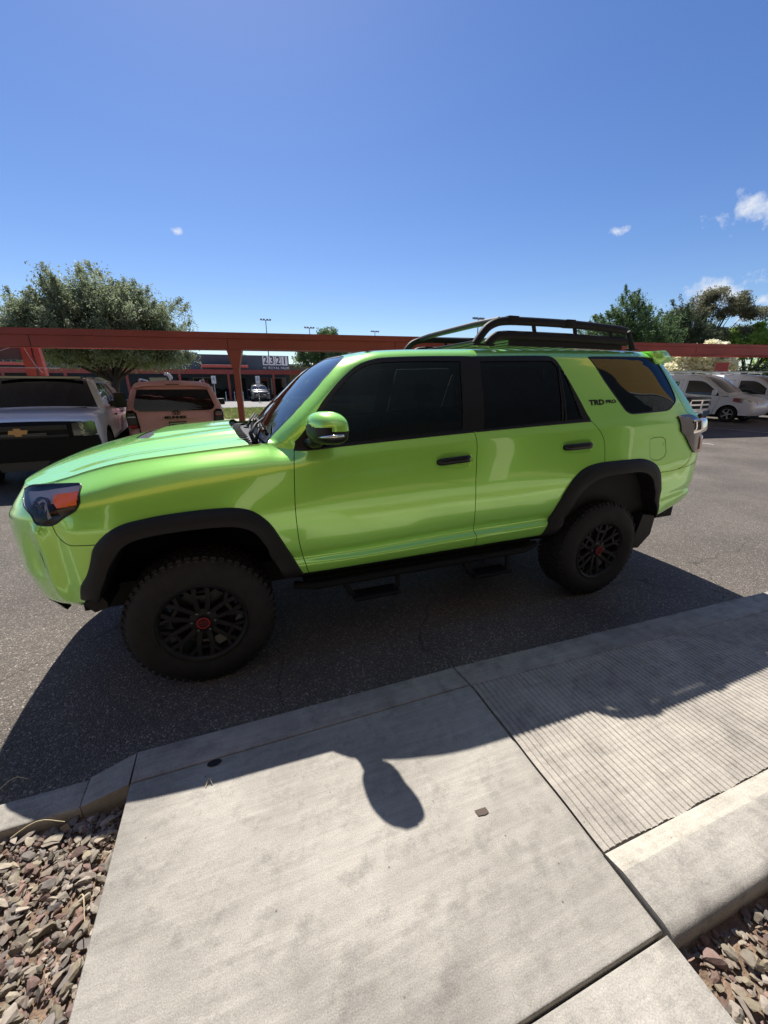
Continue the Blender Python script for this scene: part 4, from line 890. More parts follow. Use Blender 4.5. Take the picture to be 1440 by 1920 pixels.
# ---------------- mirror
def mirror(s):
    n1, n2 = 26, 34; V = []; cy, cz, cx = -.055, 1.390, .700
    for i in range(n1+1):
        ph = math.pi*i/n1-math.pi/2
        for j in range(n2):
            th = 2*math.pi*j/n2; sp = lambda a, k: math.copysign(abs(a)**k, a)
            x = .090*sp(math.sin(ph), .75); r = abs(math.cos(ph))**.62
            y = .120*r*sp(math.cos(th), .72); z = .080*r*sp(math.sin(th), .78)
            z += .012*(y/.13)*-1 if False else -.010*(y/.13)**2*np.sign(1)
            if z > 0: z *= 1-.28*np.clip((y)/.13, -1, 1)**2*(1 if y > 0 else .5)
            V.append((cx+x*(1 if x < 0 else .76)-.38*y*(1 if y < 0 else .3), cy+y, cz+z))
    V = np.array(V); 
    if s < 0: V[:, 1] = 2*YC-V[:, 1]
    F_ = [(i*n2+j, i*n2+(j+1) % n2, (i+1)*n2+(j+1) % n2, (i+1)*n2+j) for i in range(n1) for j in range(n2)]
    F_ = [f[::s] for f in F_]
    ce_ = V[np.array(F_)].mean(1)
    zz = ce_[:, 2]; gm = zz > cz+.002-.12*(ce_[:, 0]-cx)
    o = obj('side_mirror', V, F_, [M_trim, M_green], car, smooth=180); o.data.polygons.foreach_set('material_index', [1 if g else 0 for g in gm])
    f = (lambda y: y) if s > 0 else (lambda y: 2*YC-y)
    mb = MB(); pts = [(cx-.02, f(-.01), cz-.04), (cx-.035, f(.06), cz-.085), (cx-.05, f(.11), cz-.09)]; mb.tube(pts, [.045, .045, .05], 12, flat=.7)
    mb.build('mirror_arm', M_trim, o, smooth=180)
    # chrome edged signal strip on the lower outer corner
    P = np.array([(cx-.060, f(-.140), cz-.036), (cx-.035, f(-.176), cz-.030), (cx+.005, f(-.202), cz-.026), (cx+.05, f(-.206), cz-.024)]); MB().tube(P, [.002, .006, .008, .006], 8).build('signal_strip', M_chrome, o, smooth=180)
    mb = MB(); mb.lathe([(0, 0), (.07, 0)], (cx+.048, f(cy), cz), (1, 0, 0), 24); mo = mb.build('mirror_glass', M_chrome, o)
    return o
mirror(1); mirror(-1)

# ---------------- roof rack
rk = MB()
def rail(y, yi, m_=None):
    mb = MB()
    top = resample([(1.77,y,1.842),(1.80,y,1.87),(1.86,y,1.945),(1.93,y,1.985),(2.02,y,2.0)], .02, False) if False else None
    pr = np.array([(1.765,1.838),(1.80,1.885),(1.845,1.936),(1.89,1.962),(1.945,1.978),(2.05,1.986),(2.5,1.987),(2.95,1.972),(3.03,1.962)])
    pp = resample(pr, .03, False); P = np.c_[pp[:, 0], np.full(len(pp), y), pp[:, 1]]; mb.tube(P, .023, 10, flat=1.15)
    pr = np.array([(1.855,1.838),(1.885,1.868),(1.925,1.890),(2.0,1.898),(2.5,1.900),(3.06,1.892)]); pp = resample(pr, .03, False); P = np.c_[pp[:, 0], np.full(len(pp), y), pp[:, 1]]; mb.tube(P, .024, 10, flat=1.25)
    mb.box((2.02,y-.006,1.835),(3.02,y+.006,1.90))  # solid skirt plate added to close the slit of sun under the rail
    for x in (2.20, 2.55, 2.88): mb.tube([(x+.025, y, 1.905), (x, y, 1.985)], .013, 8)
    mb.tube([(3.13, y, 1.842), (3.095, y, 1.90), (3.06, y, 1.962)], [.024, .018, .017], 8)
    mb.box((3.08,y-.02,1.835),(3.17,y+.02,1.846), bev=.004); mb.box((1.74,y-.024,1.828),(1.90,y+.024,1.842), bev=.005)
    for x in (2.03, 2.5): mb.box((x-.04,y-.024,1.962),(x+.04,y+.024,2.014), bev=.006); mb.box((x+.1,y-.022,1.885),(x+.18,y+.022,1.925), bev=.006)
    return mb
YN, YF = .335, 2*YC-.335
rack = empty('roof_rack', (0, 0, 0), None, None); rack.parent = car; rack.location = (2.5-1.45, 0, 1.84)
for y in (YN, YF): rail(y, 0).build('rack_rail', M_plastic, rack, smooth=50)
for x, z in ((1.93,1.985),): MB().tube([(x, YN, z), (x-.02, YN+.25, z+.004), (x-.02, YF-.25, z+.004), (x, YF, z)], .014, 10, flat=1.5).build('crossbar', M_plastic, rack, smooth=50)
for x in np.linspace(2.02, 3.04, 9): MB().box((x-.04, YN, 1.885), (x+.04, YF, 1.903), bev=.005).build('rack_slat', mat('grey_green_metal', (.05,.055,.05), .4, metal=.5), rack)

# ---------------- side step
for s in (1, -1):
    f = (lambda y: y) if s > 0 else (lambda y: 2*YC-y)
    mb = MB(); mb.tube([(.50,f(.10),.475),(.62,f(.055),.470),(2.10,f(.055),.478),(2.24,f(.11),.485)], .027, 12, flat=.8)
    mb.box((.56,f(.10),.44),(2.22,f(.26),.50), bev=.01)
    st = mb.build('side_step', mat('step_black', (.007,.007,.008), .65, spec=.2), car, smooth=50)
    for x in (.80, 1.62):
        mb = MB(); mb.tube([(x-.02,f(.06),.47),(x+.02,f(.02),.40),(x+.05,f(.02),.375)], .016, 8); mb.tube([(x+.34,f(.06),.47),(x+.32,f(.02),.40),(x+.30,f(.02),.375)], .016, 8)
        mb.box((x+.03,f(-.03),.362),(x+.32,f(.09),.378), bev=.005); mb.tube([(x+.03,f(-.03),.38),(x+.32,f(-.03),.38)], .012, 8)
        mb.build('step_hoop', MATS['step_black'], st, smooth=50)

# ---------------- wheels
RW, TW = .380, .262
def make_wheel(cx, s, first=None):
    """s=+1 near side (outer face towards -Y)"""
    y0 = .008 if s > 0 else 2*YC-.008; ax = (0, s, 0)
    mb = MB()
    prof = [(.222,.012),(.232,.002),(.238,.004),(.262,-.006),(.295,-.008),(.325,-.004),(.345,.006),(.360,.018),(.3705,.036),(.3725,.13),(.3705,.226),(.360,.242),(.325,.268),(.262,.268),(.232,.262),(.222,.25)]
    mb.lathe(prof, (cx, y0, RW), ax, 96)
    N = 58
    for i in range(N):
        a = 2*math.pi*i/N; da = 2*math.pi/N
        def blk(a0, a1, h0, h1, r0, r1, lean=0.0):
            V = []
            for (r, sh) in ((r0, 0), (r1, .10)):
                for (aa, hh) in ((a0, h0), (a1, h0+lean), (a1, h1+lean), (a0, h1)):
                    am = (a0+a1)/2; hm = (h0+h1)/2+lean/2; A_ = am+(aa-am)*(1-sh); H_ = hm+(hh-hm)*(1-sh)
                    V.append((cx+r*math.sin(A_), y0+s*H_, RW+r*math.cos(A_)))
            mb.add(V, [(0,1,2,3)[::-1],(4,5,6,7),(0,1,5,4),(1,2,6,5),(2,3,7,6),(3,0,4,7)])
        o = (i % 2)
        blk(a, a+da*.68, .020+.006*o, .066, .366, .3805)                 # shoulder lug
        blk(a+.1*da, a+da*.60, .013+.003*o, .024, .347, .366+.004*o)        # side-biter on the shoulder
        blk(a+.35*da, a+da*.98, .074, .112, .366, .3805, .008); blk(a+.0*da, a+da*.62, .120, .150, .366, .3805, -.008)
        blk(a+.35*da, a+da*.98, .158, .194, .366, .3805, .006); blk(a, a+da*.68, .200, .248, .366, .3805)
    tyre_bm = mb
    rm = MB()
    rm.lathe([(.228,.020),(.2285,.004),(.224,-.001),(.214,.004),(.206,.016),(.202,.05),(.198,.20),(.205,.24),(.226,.25)], (cx, y0, RW), ax, 72)
    def bar(r0, t0, r1, t1, w0, w1, h0, h1, dep=.022):
        """bar in the wheel plane from polar-ish xy (r,t in metres along radial/tangential)"""
        return (r0, t0, r1, t1, w0, w1, h0, h1, dep)
    for k in range(6):
        a = 2*math.pi*k/6+math.radians(3); er_ = np.array([math.sin(a), 0, math.cos(a)]); et = np.array([math.cos(a), 0, -math.sin(a)]); ey = np.array([0, s, 0.])
        c = np.array([cx, y0, RW])
        def add(r0, t0, r1, t1, w0, w1, h0, h1, dep):
            p0, p1 = c+er_*r0+et*t0, c+er_*r1+et*t1; d = p1-p0; d /= np.linalg.norm(d); pr_ = np.cross(d, [0, 1, 0]); V = []
            for p, w, h in ((p0, w0, h0), (p1, w1, h1)):
                for q, hh in ((-1, 0), (1, 0), (1.25, dep), (-1.25, dep)): V.append(p+pr_*w/2*q+ey*(h+hh))
            rm.add(V, [(0,1,2,3)[::-1],(4,5,6,7),(0,1,5,4),(1,2,6,5),(2,3,7,6),(3,0,4,7)])
        for sg in (-1, 1):
            add(.055, sg*.021, .150, sg*.034, .026, .022, .034, .020, .03)
            add(.150, sg*.034, .212, sg*.030, .022, .024, .020, .012, .03)
            add(.150, sg*.034, .196, sg*.083, .018, .018, .022, .014, .028)
        add(.152, -.036, .152, .036, .019, .019, .021, .021, .028)
        a2 = a+math.pi/6; lug = c+np.array([math.sin(a2), 0, math.cos(a2)])*.058
        rm.lathe([(0, -.002), (.008, 0), (.0095, .004), (.0095, .03)], lug+ey*.022, ax, 10, mi=1)
    rm.lathe([(.0, .030), (.060, .030), (.074, .036), (.078, .070)], (cx, y0, RW), ax, 48)
    wh = rm.build('wheel', [M_rim, mat('dark_steel', (.12,.12,.13), .3, metal=.9)], car, smooth=40)
    tyre_bm.build('tyre', M_rubber, wh, smooth=35)
    hb = MB(); hb.lathe([(0, .012), (.030, .012), (.034, .016), (.036, .034)], (cx, y0, RW), ax, 40); hc_ = hb.build('hub_cap', M_rim, wh, smooth=40)
    hb = MB(); hb.lathe([(.0265,.0118),(.027,.0095),(.033,.0095),(.034,.0118)], (cx, y0, RW), ax, 40)
    # oval emblem strokes in red enamel
    for rx, rz, ox in ((.021, .0135, 0), (.008, .0135, 0), (.0135, .006, .0045)):
        t = np.linspace(0, 2*np.pi, 26); hb.tube(np.c_[cx+rx*np.cos(t), np.full(26, y0+s*.0105), RW+ox+rz*np.sin(t)], .0011, 5, caps=False)
    hb.build('hub_ring', M_redring, hc_, smooth=60)
    bd_ = MB(); bd_.lathe([(.02,.085),(.165,.085),(.165,.11),(.02,.11)], (cx, y0, RW), ax, 48); br = bd_.build('brake_disc', mat('cast_steel', (.06,.06,.06), .5, metal=.6), wh, smooth=40)
    bd_ = MB(); bd_.lathe([(.13,.06),(.187,.06),(.19,.14),(.13,.14)], (cx, y0, RW), ax, 12, a0=.7, a1=1.9); bd_.build('brake_caliper', mat('grey_caliper', (.22,.22,.22), .5), wh, smooth=40)
    return wh
make_wheel(0, 1); make_wheel(2.79, 1); make_wheel(0, -1); make_wheel(2.79, -1)

# ---------------- underbody, bumpers' lower lip, interior
mb = MB(); mb.box((-.62,.34,.40),(3.75,1.54,.54)); mb.box((-.5,.55,.56),(.36,1.33,1.12)); mb.box((.36,.50,.54),(2.25,1.40,.60)); mb.box((.52,.14,.50),(2.2,1.74,.57)); mb.box((3.30,.14,.52),(3.70,1.74,.80))
mb.tube([(0,.25,RW),(0,1.63,RW)], .045, 10); mb.tube([(2.79,.25,RW),(2.79,1.63,RW)], .05, 12); mb.lathe([(0,-.14),(.11,-.10),(.14,0),(.11,.1),(0,.14)], (2.79,YC,RW), (1,0,0), 20)
mb.tube([(3.5,.55,.42),(3.86,.5,.44)], .03, 12)
mb.build('underbody', M_dark, car)
V = []; K = 44; uu = np.linspace(UMIN+.002, -.76, K)
for r_, (vv, off, dz) in enumerate(((.75,.002,.0),(.3,.006,-.005),(.0,.002,-.03),(.0,-.05,-.045),(.0,-.12,-.03))):
    V += list(side(uu, np.full(K, vv), off)+(0, 0, dz*np.clip((-.55-uu)/.3, 0, 1)[:, None] if False else dz))
V = np.array(V); F_ = [(i*K+j, i*K+j+1, (i+1)*K+j+1, (i+1)*K+j) for i in range(4) for j in range(K-1)]
lip = obj('bumper_lip', V, F_, M_plastic, parts['bumper'][0], smooth=180); W = V.copy(); W[:, 1] = 2*YC-W[:, 1]; obj('bumper_lip', W, F_, M_plastic, parts['bumper'][1], smooth=180)
# grille opening on the nose
for s in (1, -1):
    g = []; nu, nv = 14, 8
    for vv in np.linspace(4.6, 7.4, nv):
        for u in np.linspace(UMIN+.003, -1.10, nu): g.append(side(u, vv, .004)[0])
    g = np.array(g); 
    if s < 0: g[:, 1] = 2*YC-g[:, 1]
    obj('grille', g, [(i*nu+j, i*nu+j+1, (i+1)*nu+j+1, (i+1)*nu+j) for i in range(nv-1) for j in range(nu-1)], M_plastic, parts['bumper'][0 if s > 0 else 1])
# fog-lamp pocket: black blade slot with a dished surround on the bumper corner
fg = resample(FE['fog'], .012, True, True, sc=SC); c = fg.mean(0); nr = len(fg); V = [side(c[0]+.02, c[1], -.006)[0]]
for k in range(1, 7):
    q = k/6; pp = c+(fg-c)*q; V += list(side(pp[:, 0], pp[:, 1], .0015-.010*(1-q)*0+.0))
V = np.array(V)
sl = resample([(-.668,4.50),(-.664,4.1),(-.6665,3.46),(-.682,3.60),(-.683,4.1),(-.680,4.4)], .01, True, True, sc=SC); v2, f2, _ = cdt(sl, [], .01, SC); 
for s, pb in ((1, 0), (-1, 1)):
    A = side(v2[:, 0], v2[:, 1], .0025); A = A if s > 0 else A*[1, -1, 1]+[0, 2*YC, 0]; obj('fog_slot', A, f2, M_dark, parts['bumper'][pb])
# interior
mb = MB()
mb.box((.62,.18,.60),(.98,1.70,.98), bev=.05); dash = mb.build('dashboard', mat('dark_dash', (.035,.036,.04), .6), car, smooth=40)
mb = MB(); mb.add([(.36,.28,1.20),(.36,1.60,1.20),(.92,1.66,1.16),(.92,.22,1.16),(.36,.28,.9),(.36,1.60,.9),(.92,1.66,.9),(.92,.22,.9)], [(0,1,2,3)[::-1],(4,5,6,7),(0,1,5,4),(1,2,6,5),(2,3,7,6),(3,0,4,7)]); mb.build('dash_top', mat('dash_top_grey', (.10,.11,.11), .7), dash)
mb = MB(); t = np.linspace(0, 2*np.pi, 33); tl = R(24); mb.tube(np.c_[1.02+.19*np.sin(t)*math.sin(tl), .56+.19*np.cos(t), 1.17+.19*np.sin(t)*math.cos(tl)], .015, 8, caps=False); mb.tube([(.84,.56,1.08),(1.02,.56,1.17)], .03, 8); mb.tube([(1.02,.38,1.17),(1.02,.74,1.17)], .014, 8); mb.build('steering_wheel', M_int, dash, smooth=60)
for y in (.56, 1.32):
    mb = MB(); mb.box((1.25,y-.24,.62),(1.75,y+.24,.86), bev=.06); mb.box((1.64,y-.23,.82),(1.80,y+.23,1.40), rot=Matrix.Rotation(R(14), 3, 'Y'), c=(1.72,y,.85), bev=.06); mb.box((1.84,y-.12,1.44),(1.93,y+.12,1.60), bev=.04); mb.tube([(1.86,y-.05,1.34),(1.88,y-.05,1.48)], .008, 6); mb.tube([(1.86,y+.05,1.34),(1.88,y+.05,1.48)], .008, 6); mb.build('seat', M_int, car, smooth=50)
mb = MB(); mb.box((2.35,.26,.62),(2.85,1.62,.84), bev=.05); mb.box((2.76,.28,.82),(2.92,1.60,1.36), rot=Matrix.Rotation(R(12), 3, 'Y'), c=(2.8,.94,.85), bev=.05)
for y in (.5, .94, 1.38): mb.box((2.93,y-.12,1.38),(3.01,y+.12,1.54), bev=.035)
mb.build('seat', M_int, car, smooth=50)
mb = MB(); n_ = 12; mb.add([(x, y, 1.80-.02) for x in np.linspace(1.05, 3.4, n_) for y in (.36, 1.52)], [(2*i, 2*i+1, 2*i+3, 2*i+2) for i in range(n_-1)]); mb.box((.60,.12,.56),(3.6,.16,1.18)); mb.box((.60,1.72,.56),(3.6,1.76,1.18)); mb.box((.5,.16,.55),(3.6,1.72,.60)); mb.build('cabin_lining', M_int, car)
mb = MB(); mb.box((.98,.86,1.60),(1.01,1.02,1.665), bev=.01); mb.tube([(1.0,.94,1.66),(1.0,.94,1.74)], .008, 6); mb.build('rear_view_mirror', M_trim, car)
# ================================================================ SURROUNDINGS
WORLD_FRAME["on"] = False
M_beam = mat('brick_red_paint', (.36,.062,.046), .5, var=.16, vscale=1.1); M_deck = mat('galvanised_deck', (.62,.57,.57), .6)
M_white = mat('white_paint', (.90,.91,.93), .32, coat=.8); M_silver = mat('silver_paint', (.46,.48,.52), .3, metal=.35, coat=.8); M_pink = mat('matte_pink_wrap', (.95,.48,.50), .42, coat=.15)
M_bgglass = mat('dark_car_glass', (.008,.011,.014), .05, coat=1); M_darkpaint = mat('charcoal_paint', (.03,.033,.038), .3, coat=1)
M_tyre2 = mat('worn_tyre', (.018,.018,.018), .85)
def line_box(mb, p0, p1, w, z0, z1, off=0, z0b=None, z1b=None):
    p0 = np.array(p0, float); p1 = np.array(p1, float); d = (p1-p0)/np.linalg.norm(p1-p0); n = np.array([-d[1], d[0]])
    a, b = p0+n*off, p1+n*off; z0b = z0 if z0b is None else z0b; z1b = z1 if z1b is None else z1b
    c = [(*a, z0), (*b, z0b), (*(b+n*w), z0b), (*(a+n*w), z0), (*a, z1), (*b, z1b), (*(b+n*w), z1b), (*(a+n*w), z1)]
    mb.add(c, [(0,3,2,1),(4,5,6,7),(0,1,5,4),(1,2,6,5),(2,3,7,6),(3,0,4,7)])
def carport(p0, p1, z0, z1, posts, label, depth=5.6, rise=.62, rear=False):
    root = empty('carport', (p0[0], p0[1], 0), label, 'carport'); o = np.array(root.location)
    p0 = np.array(p0, float); p1 = np.array(p1, float); L = np.linalg.norm(p1-p0); d = (p1-p0)/L; n = np.array([-d[1], d[0]])
    sh = lambda mb: (setattr(mb, 'v', [tuple(np.array(v)-o) for v in mb.v]), mb)[1]
    mb = MB(); line_box(mb, p0, p1, .16, z0, z1-.10); sh(mb).build('fascia_beam', M_beam, root)
    mb = MB()
    for t in np.arange(.0, L-.2, 3.05)+(posts[0] % 3.05 - .10 if posts else .6):
        a_ = p0+d*t; line_box(mb, a_, a_+d*.012, .02, z0+.004, z1-.101, off=-.003)
    sh(mb).build('beam_joint', mat('dark_joint', (.06,.02,.018), .8), root)  # narrow dark strips drawn as the seams between beam lengths
    mb = MB(); line_box(mb, p0, p1, .14, z1-.097, z1, off=-.02); sh(mb).build('gutter', M_beam, root)
    mb = MB()
    a = p0+n*.17; b = p1+n*.17; c = p1+n*depth; e = p0+n*depth; N = int(L/.15)
    V = []
    for i in range(N+1):
        t = i/N; q = a+(b-a)*t; r = e+(c-e)*t; dz = .02*(i % 2); V += [(*q, z1-.16+dz), (*r, z1-.16+rise+dz)]
    mb.add(V, [(2*i, 2*i+2, 2*i+3, 2*i+1) for i in range(N)]); sh(mb).build('roof_deck', M_deck, root)
    mb = MB(); line_box(mb, p0+n*0, p1+n*0, .10, z1-.30+rise, z1-.12+rise, off=depth-.1); sh(mb).build('fascia_beam', M_beam, root)
    for t in posts:
        q = p0+d*t; mb = MB(); hw = .050
        c1 = q-d*hw+n*.0; V = [(*(q+d*a_+n*b_), z) for z in (0, z0) for a_, b_ in ((-hw,.03),(hw,.03),(hw,.16),(-hw,.16))]
        mb.add(V, [(0,3,2,1),(4,5,6,7),(0,1,5,4),(1,2,6,5),(2,3,7,6),(3,0,4,7)]); po = sh(mb).build('post', M_beam, root)
        mb = MB(); V = [(*(q+d*a_+n*b_), z) for a_, b_, z in ((-.055,.025,z0-.34),(.055,.025,z0-.34),(.13,-.01,z0-.003),(-.13,-.01,z0-.003),(-.055,.16,z0-.34),(.055,.16,z0-.34),(.13,.24,z0-.003),(-.13,.24,z0-.003))]
        mb.add(V, [(0,1,2,3),(7,6,5,4),(0,4,5,1),(1,5,6,2),(2,6,7,3),(3,7,4,0)]); sh(mb).build('gusset', M_beam, po)
    return root
carport((-8.9, 7.36), (7.1, 4.98), 2.198, 2.471, (9.35,), 'long low brick red carport behind the green car, over the pickup and the pink car', depth=4.4, rise=.32)
carport((11.6, 8.45), (31.0, 5.1), 2.56, 2.90, (), 'brick red carport at the right edge over the white vans', depth=5.8, rise=.3)
# heavy column with V brace at the left
cr = empty('steel_column', (-4.5, 11.5, 0), 'thick brick red steel column with crossing brace behind the white pickup', 'column')
mb = MB(); mb.box((-.30,-.1,0), (-.08,.12,2.6)); mb.build('post', M_beam, cr); mb = MB(); mb.add([(.06,-.1,0),(.18,-.1,0),(.18,.1,0),(.06,.1,0),(-.04,-.1,2.6),(.08,-.1,2.6),(.08,.1,2.6),(-.04,.1,2.6)], [(0,3,2,1),(4,5,6,7),(0,1,5,4),(1,2,6,5),(2,3,7,6),(3,0,4,7)]); mb.build('brace', M_beam, cr)
mb = MB(); mb.box((-4.6,-.05,2.22), (-.32,.05,2.72)); mb.build('side_panel', mat('plum_grey_panel', (.10,.075,.085), .6), cr)
for a, b in (((-4.5,-.2,2.36),(.5,-.25,2.02)), ((-1.9,-.15,2.2),(-.2,-.2,2.62)), ((-.2,-.2,2.6),(.1,-.2,1.9))):
    t = np.linspace(0, 1, 9)[:, None]; P = np.array(a)*(1-t)+np.array(b)*t; P[:, 2] -= .10*(4*t*(1-t))[:, 0]; MB().tube(P, .008, 5).build('cable', mat('pale_cable', (.4,.4,.42), .5), cr)
# column under the right carport
cr = empty('steel_column', (26.4, 13.6, 0), 'brick red double steel column behind the first white van', 'column', rz=R(-60))
mb = MB(); mb.box((-.28,-.1,0), (.28,.02,2.75)); mb.build('post', M_beam, cr); mb = MB(); mb.box((-.30,-.16,0), (-.24,.1,2.75)); mb.box((-.03,-.16,0), (.03,.1,2.75)); mb.box((.24,-.16,0), (.30,.1,2.75)); mb.box((-.29,-.15,2.1),(.29,.06,2.15)); mb.build('flange', M_beam, cr)

# ---------------- generic parked vehicle shells (side outline, tumblehome, rounded edges)
def vehicle(root, outline, W, arches, r_edge, regions, m_body, strip, bulge=.05, step=.06, name='body', nstrip=13, shut=()):
    """outline: closed (x,z), top part first (from front bottom, over the roof, to rear bottom); W(x,z) half width"""
    o = resample(outline, .04, False, True, corner=30); nt_ = len(o); top = o
    outer = np.vstack([o, [(x, o[-1, 1]+(o[0, 1]-o[-1, 1])*t) for t, x in [(t, o[-1, 0]+(o[0, 0]-o[-1, 0])*t) for t in np.linspace(.02, .98, 60)]]])
    holes = []
    for cx, r, cz in arches:
        a = np.linspace(-.35, math.pi+.35, 34); holes.append(np.array([(cx+r*math.cos(t), cz+r*math.sin(t)) for t in a]+[(cx-r, -.5), (cx+r, -.5)]))
    lines = [(h, True) for h in holes]+[(resample(p, .05, True, True), True) for _, p, _, _ in regions]
    sh = []
    for p in shut:
        q = resample(p, .05, False, True); t = np.gradient(q, axis=0); t /= np.linalg.norm(t, axis=1, keepdims=True); nn = np.stack([-t[:, 1], t[:, 0]], 1)*.006; g = np.vstack([q+nn, (q-nn)[::-1]]); sh.append(g); lines.append((g, True))
    v, f, c = cdt(outer, lines, step)
    seg0, seg1 = top[:-1], top[1:]
    def dist(P):
        D = np.full(len(P), 9.); 
        for a, b in zip(seg0, seg1):
            ab = b-a; t = np.clip(((P-a)@ab)/(ab@ab+1e-12), 0, 1); D = np.minimum(D, np.linalg.norm(P-(a+t[:, None]*ab), axis=1))
        return D
    def Y(P):
        d = np.clip(dist(P)/r_edge, 0, 1); return W(P[:, 0], P[:, 1])-r_edge*(1-np.sqrt(np.maximum(1-(1-d)**2, 0)))
    yy = Y(v); reg = np.full(len(f), '', dtype=object); hole = np.zeros(len(f), bool)
    for h in holes: hole |= pts_in(h, c)
    for i, (nm, p, mm, off) in enumerate(regions):
        k = pts_in(resample(p, .05, True, True), c) & ~hole & (reg == ''); reg[k] = str(i)
    for g in sh: k = pts_in(g, c) & (reg == ''); reg[k] = 'shut'
    out = {}
    def both(k, off):
        ids, tri = sub(v, f, k); V = np.c_[v[ids, 0], yy[ids]-off, v[ids, 1]]; V2 = V*[1, -1, 1]
        e1, e2 = V[tri[:, 1]]-V[tri[:, 0]], V[tri[:, 2]]-V[tri[:, 0]]; s = np.cross(e1, e2)[:, 1].sum() < 0; tri = tri[:, ::-1] if s else tri
        return V, tri, V2, tri[:, ::-1]
    # body = sides + strip
    k = (reg == '') & ~hole; A, ta, B_, tb = both(k, 0); mb = MB(); mb.add(A, ta); mb.add(B_, tb)
    ye = Y(top); ss = np.linspace(-1, 1, nstrip); tn = np.gradient(top, axis=0); tn /= np.linalg.norm(tn, axis=1, keepdims=True); nrm = np.stack([-tn[:, 1], tn[:, 0]], 1)
    if (nrm[:, 1].sum() < 0): nrm = -nrm
    S = np.array([[(top[i, 0]+nrm[i, 0]*bulge*(1-s*s), s*ye[i], top[i, 1]+nrm[i, 1]*bulge*.6*(1-s*s)) for s in ss] for i in range(len(top))])
    groups = {}
    for i in range(len(top)-1):
        mx_, mz_ = (top[i]+top[i+1])/2
        for j in range(nstrip-1):
            groups.setdefault(strip(mx_, mz_, (ss[j]+ss[j+1])/2), []).append((i*nstrip+j, i*nstrip+j+1, (i+1)*nstrip+j+1, (i+1)*nstrip+j))
    SV = S.reshape(-1, 3)
    body_f = groups.pop(None, [])
    mb.add(SV, body_f)
    bm = bmesh.new(); vsb = [bm.verts.new(p) for p in mb.v]
    for q in mb.f:
        try: bm.faces.new([vsb[i] for i in q])
        except ValueError: pass
    bmesh.ops.remove_doubles(bm, verts=bm.verts[:], dist=.0015); bmesh.ops.recalc_face_normals(bm, faces=bm.faces[:])
    lo = [x for x in bm.verts if not x.link_faces]; bmesh.ops.delete(bm, geom=lo, context='VERTS')
    me = bpy.data.meshes.new(name); bm.to_mesh(me); bm.free(); me.materials.append(m_body); me.polygons.foreach_set('use_smooth', [True]*len(me.polygons)); me.set_sharp_from_angle(angle=R(40))
    bo = bpy.data.objects.new(name, me); col.objects.link(bo); bo.parent = root; out['body'] = bo
    for (nm, mm), fs_ in groups.items():
        ids, inv = np.unique(np.array(fs_), return_inverse=True); out[nm] = obj(nm, SV[ids]*[1, 1, 1], inv.reshape(-1, 4), mm, root, smooth=40)
    for i, (nm, p, mm, off) in enumerate(regions):
        k = reg == str(i)
        if not k.any(): continue
        A, ta, B_, tb = both(k, off); out.setdefault(nm+'s', []).append(obj(nm, A, ta, mm, root, smooth=40)); obj(nm, B_, tb, mm, root, smooth=40)
    if sh:
        A, ta, B_, tb = both(reg == 'shut', .012); mb = MB(); mb.add(A, ta); mb.add(B_, tb); mb.build('panel_seal', M_dark, bo)
    for (cx, r, cz) in arches:   # arch liners
        for s in (1, -1):
            mb = MB(); a = np.linspace(-.35, math.pi+.35, 24); P0 = np.c_[cx+r*np.cos(a), cz+r*np.sin(a)]; y0 = W(P0[:, 0], P0[:, 1])*.985*s; V = np.vstack([np.c_[P0[:, 0], y0, P0[:, 1]], np.c_[P0[:, 0], 0*a+.45*s, P0[:, 1]], [(cx, .45*s, cz)]]); n_ = 24
            mb.add(V, [(i, i+1, n_+i+1, n_+i) for i in range(n_-1)]+[(n_+i, n_+i+1, 2*n_) for i in range(n_-1)]); mb.build('wheel_liner', M_dark, bo)
    mb = MB(); x0, x1 = outline[0][0], outline[-1][0]; zb = max(outline[0][1], outline[-1][1])-.02; mb.box((min(x0, x1)+.15,-.62,zb-.12), (max(x0, x1)-.15,.62,zb+.12)); mb.build('underbody', M_dark, root)
    out['Y'] = Y
    return out
def bg_wheel(root, cx, y, r, w, rim_m, spokes=5, rr=.62):
    s = 1 if y > 0 else -1; mb = MB(); c = (cx, y, r); ax = (0, -s, 0)
    mb.lathe([(r*rr, .01), (r*.72, -.005), (r*.92, .0), (r*.985, .03), (r, .06), (r, w-.04), (r*.97, w-.01), (r*rr, w)], c, ax, 40)
    rm = MB(); rm.lathe([(r*rr, .012), (r*rr*.93, .004), (r*rr*.88, .03), (r*rr*.85, .12)], c, ax, 40); rm.lathe([(0, .01), (r*.13, .012), (r*.15, .04)], c, ax, 20)
    for k in range(spokes):
        a = 2*math.pi*k/spokes+.3; e1 = np.array([math.sin(a), 0, math.cos(a)]); e2 = np.array([math.cos(a), 0, -math.sin(a)]); V = []
        for q, hw in ((r*.10, r*.085), (r*rr*.92, r*.07)):
            for t in (-1, 1): V.append(np.array(c)+e1*q+e2*hw*t+np.array([0, -s*.018, 0]))
        for q, hw in ((r*.10, r*.085), (r*rr*.92, r*.07)):
            for t in (-1, 1): V.append(np.array(c)+e1*q+e2*hw*t*1.1+np.array([0, -s*.06, 0]))
        rm.add(V, [(0,1,3,2),(0,4,5,1),(0,2,6,4),(1,5,7,3)])
    rm.lathe([(0, .10), (r*rr*.86, .10)], c, ax, 24, mi=1)
    wh = rm.build('wheel', [rim_m, M_dark], root, smooth=35); mb.build('tyre', M_tyre2, wh, smooth=40); return wh
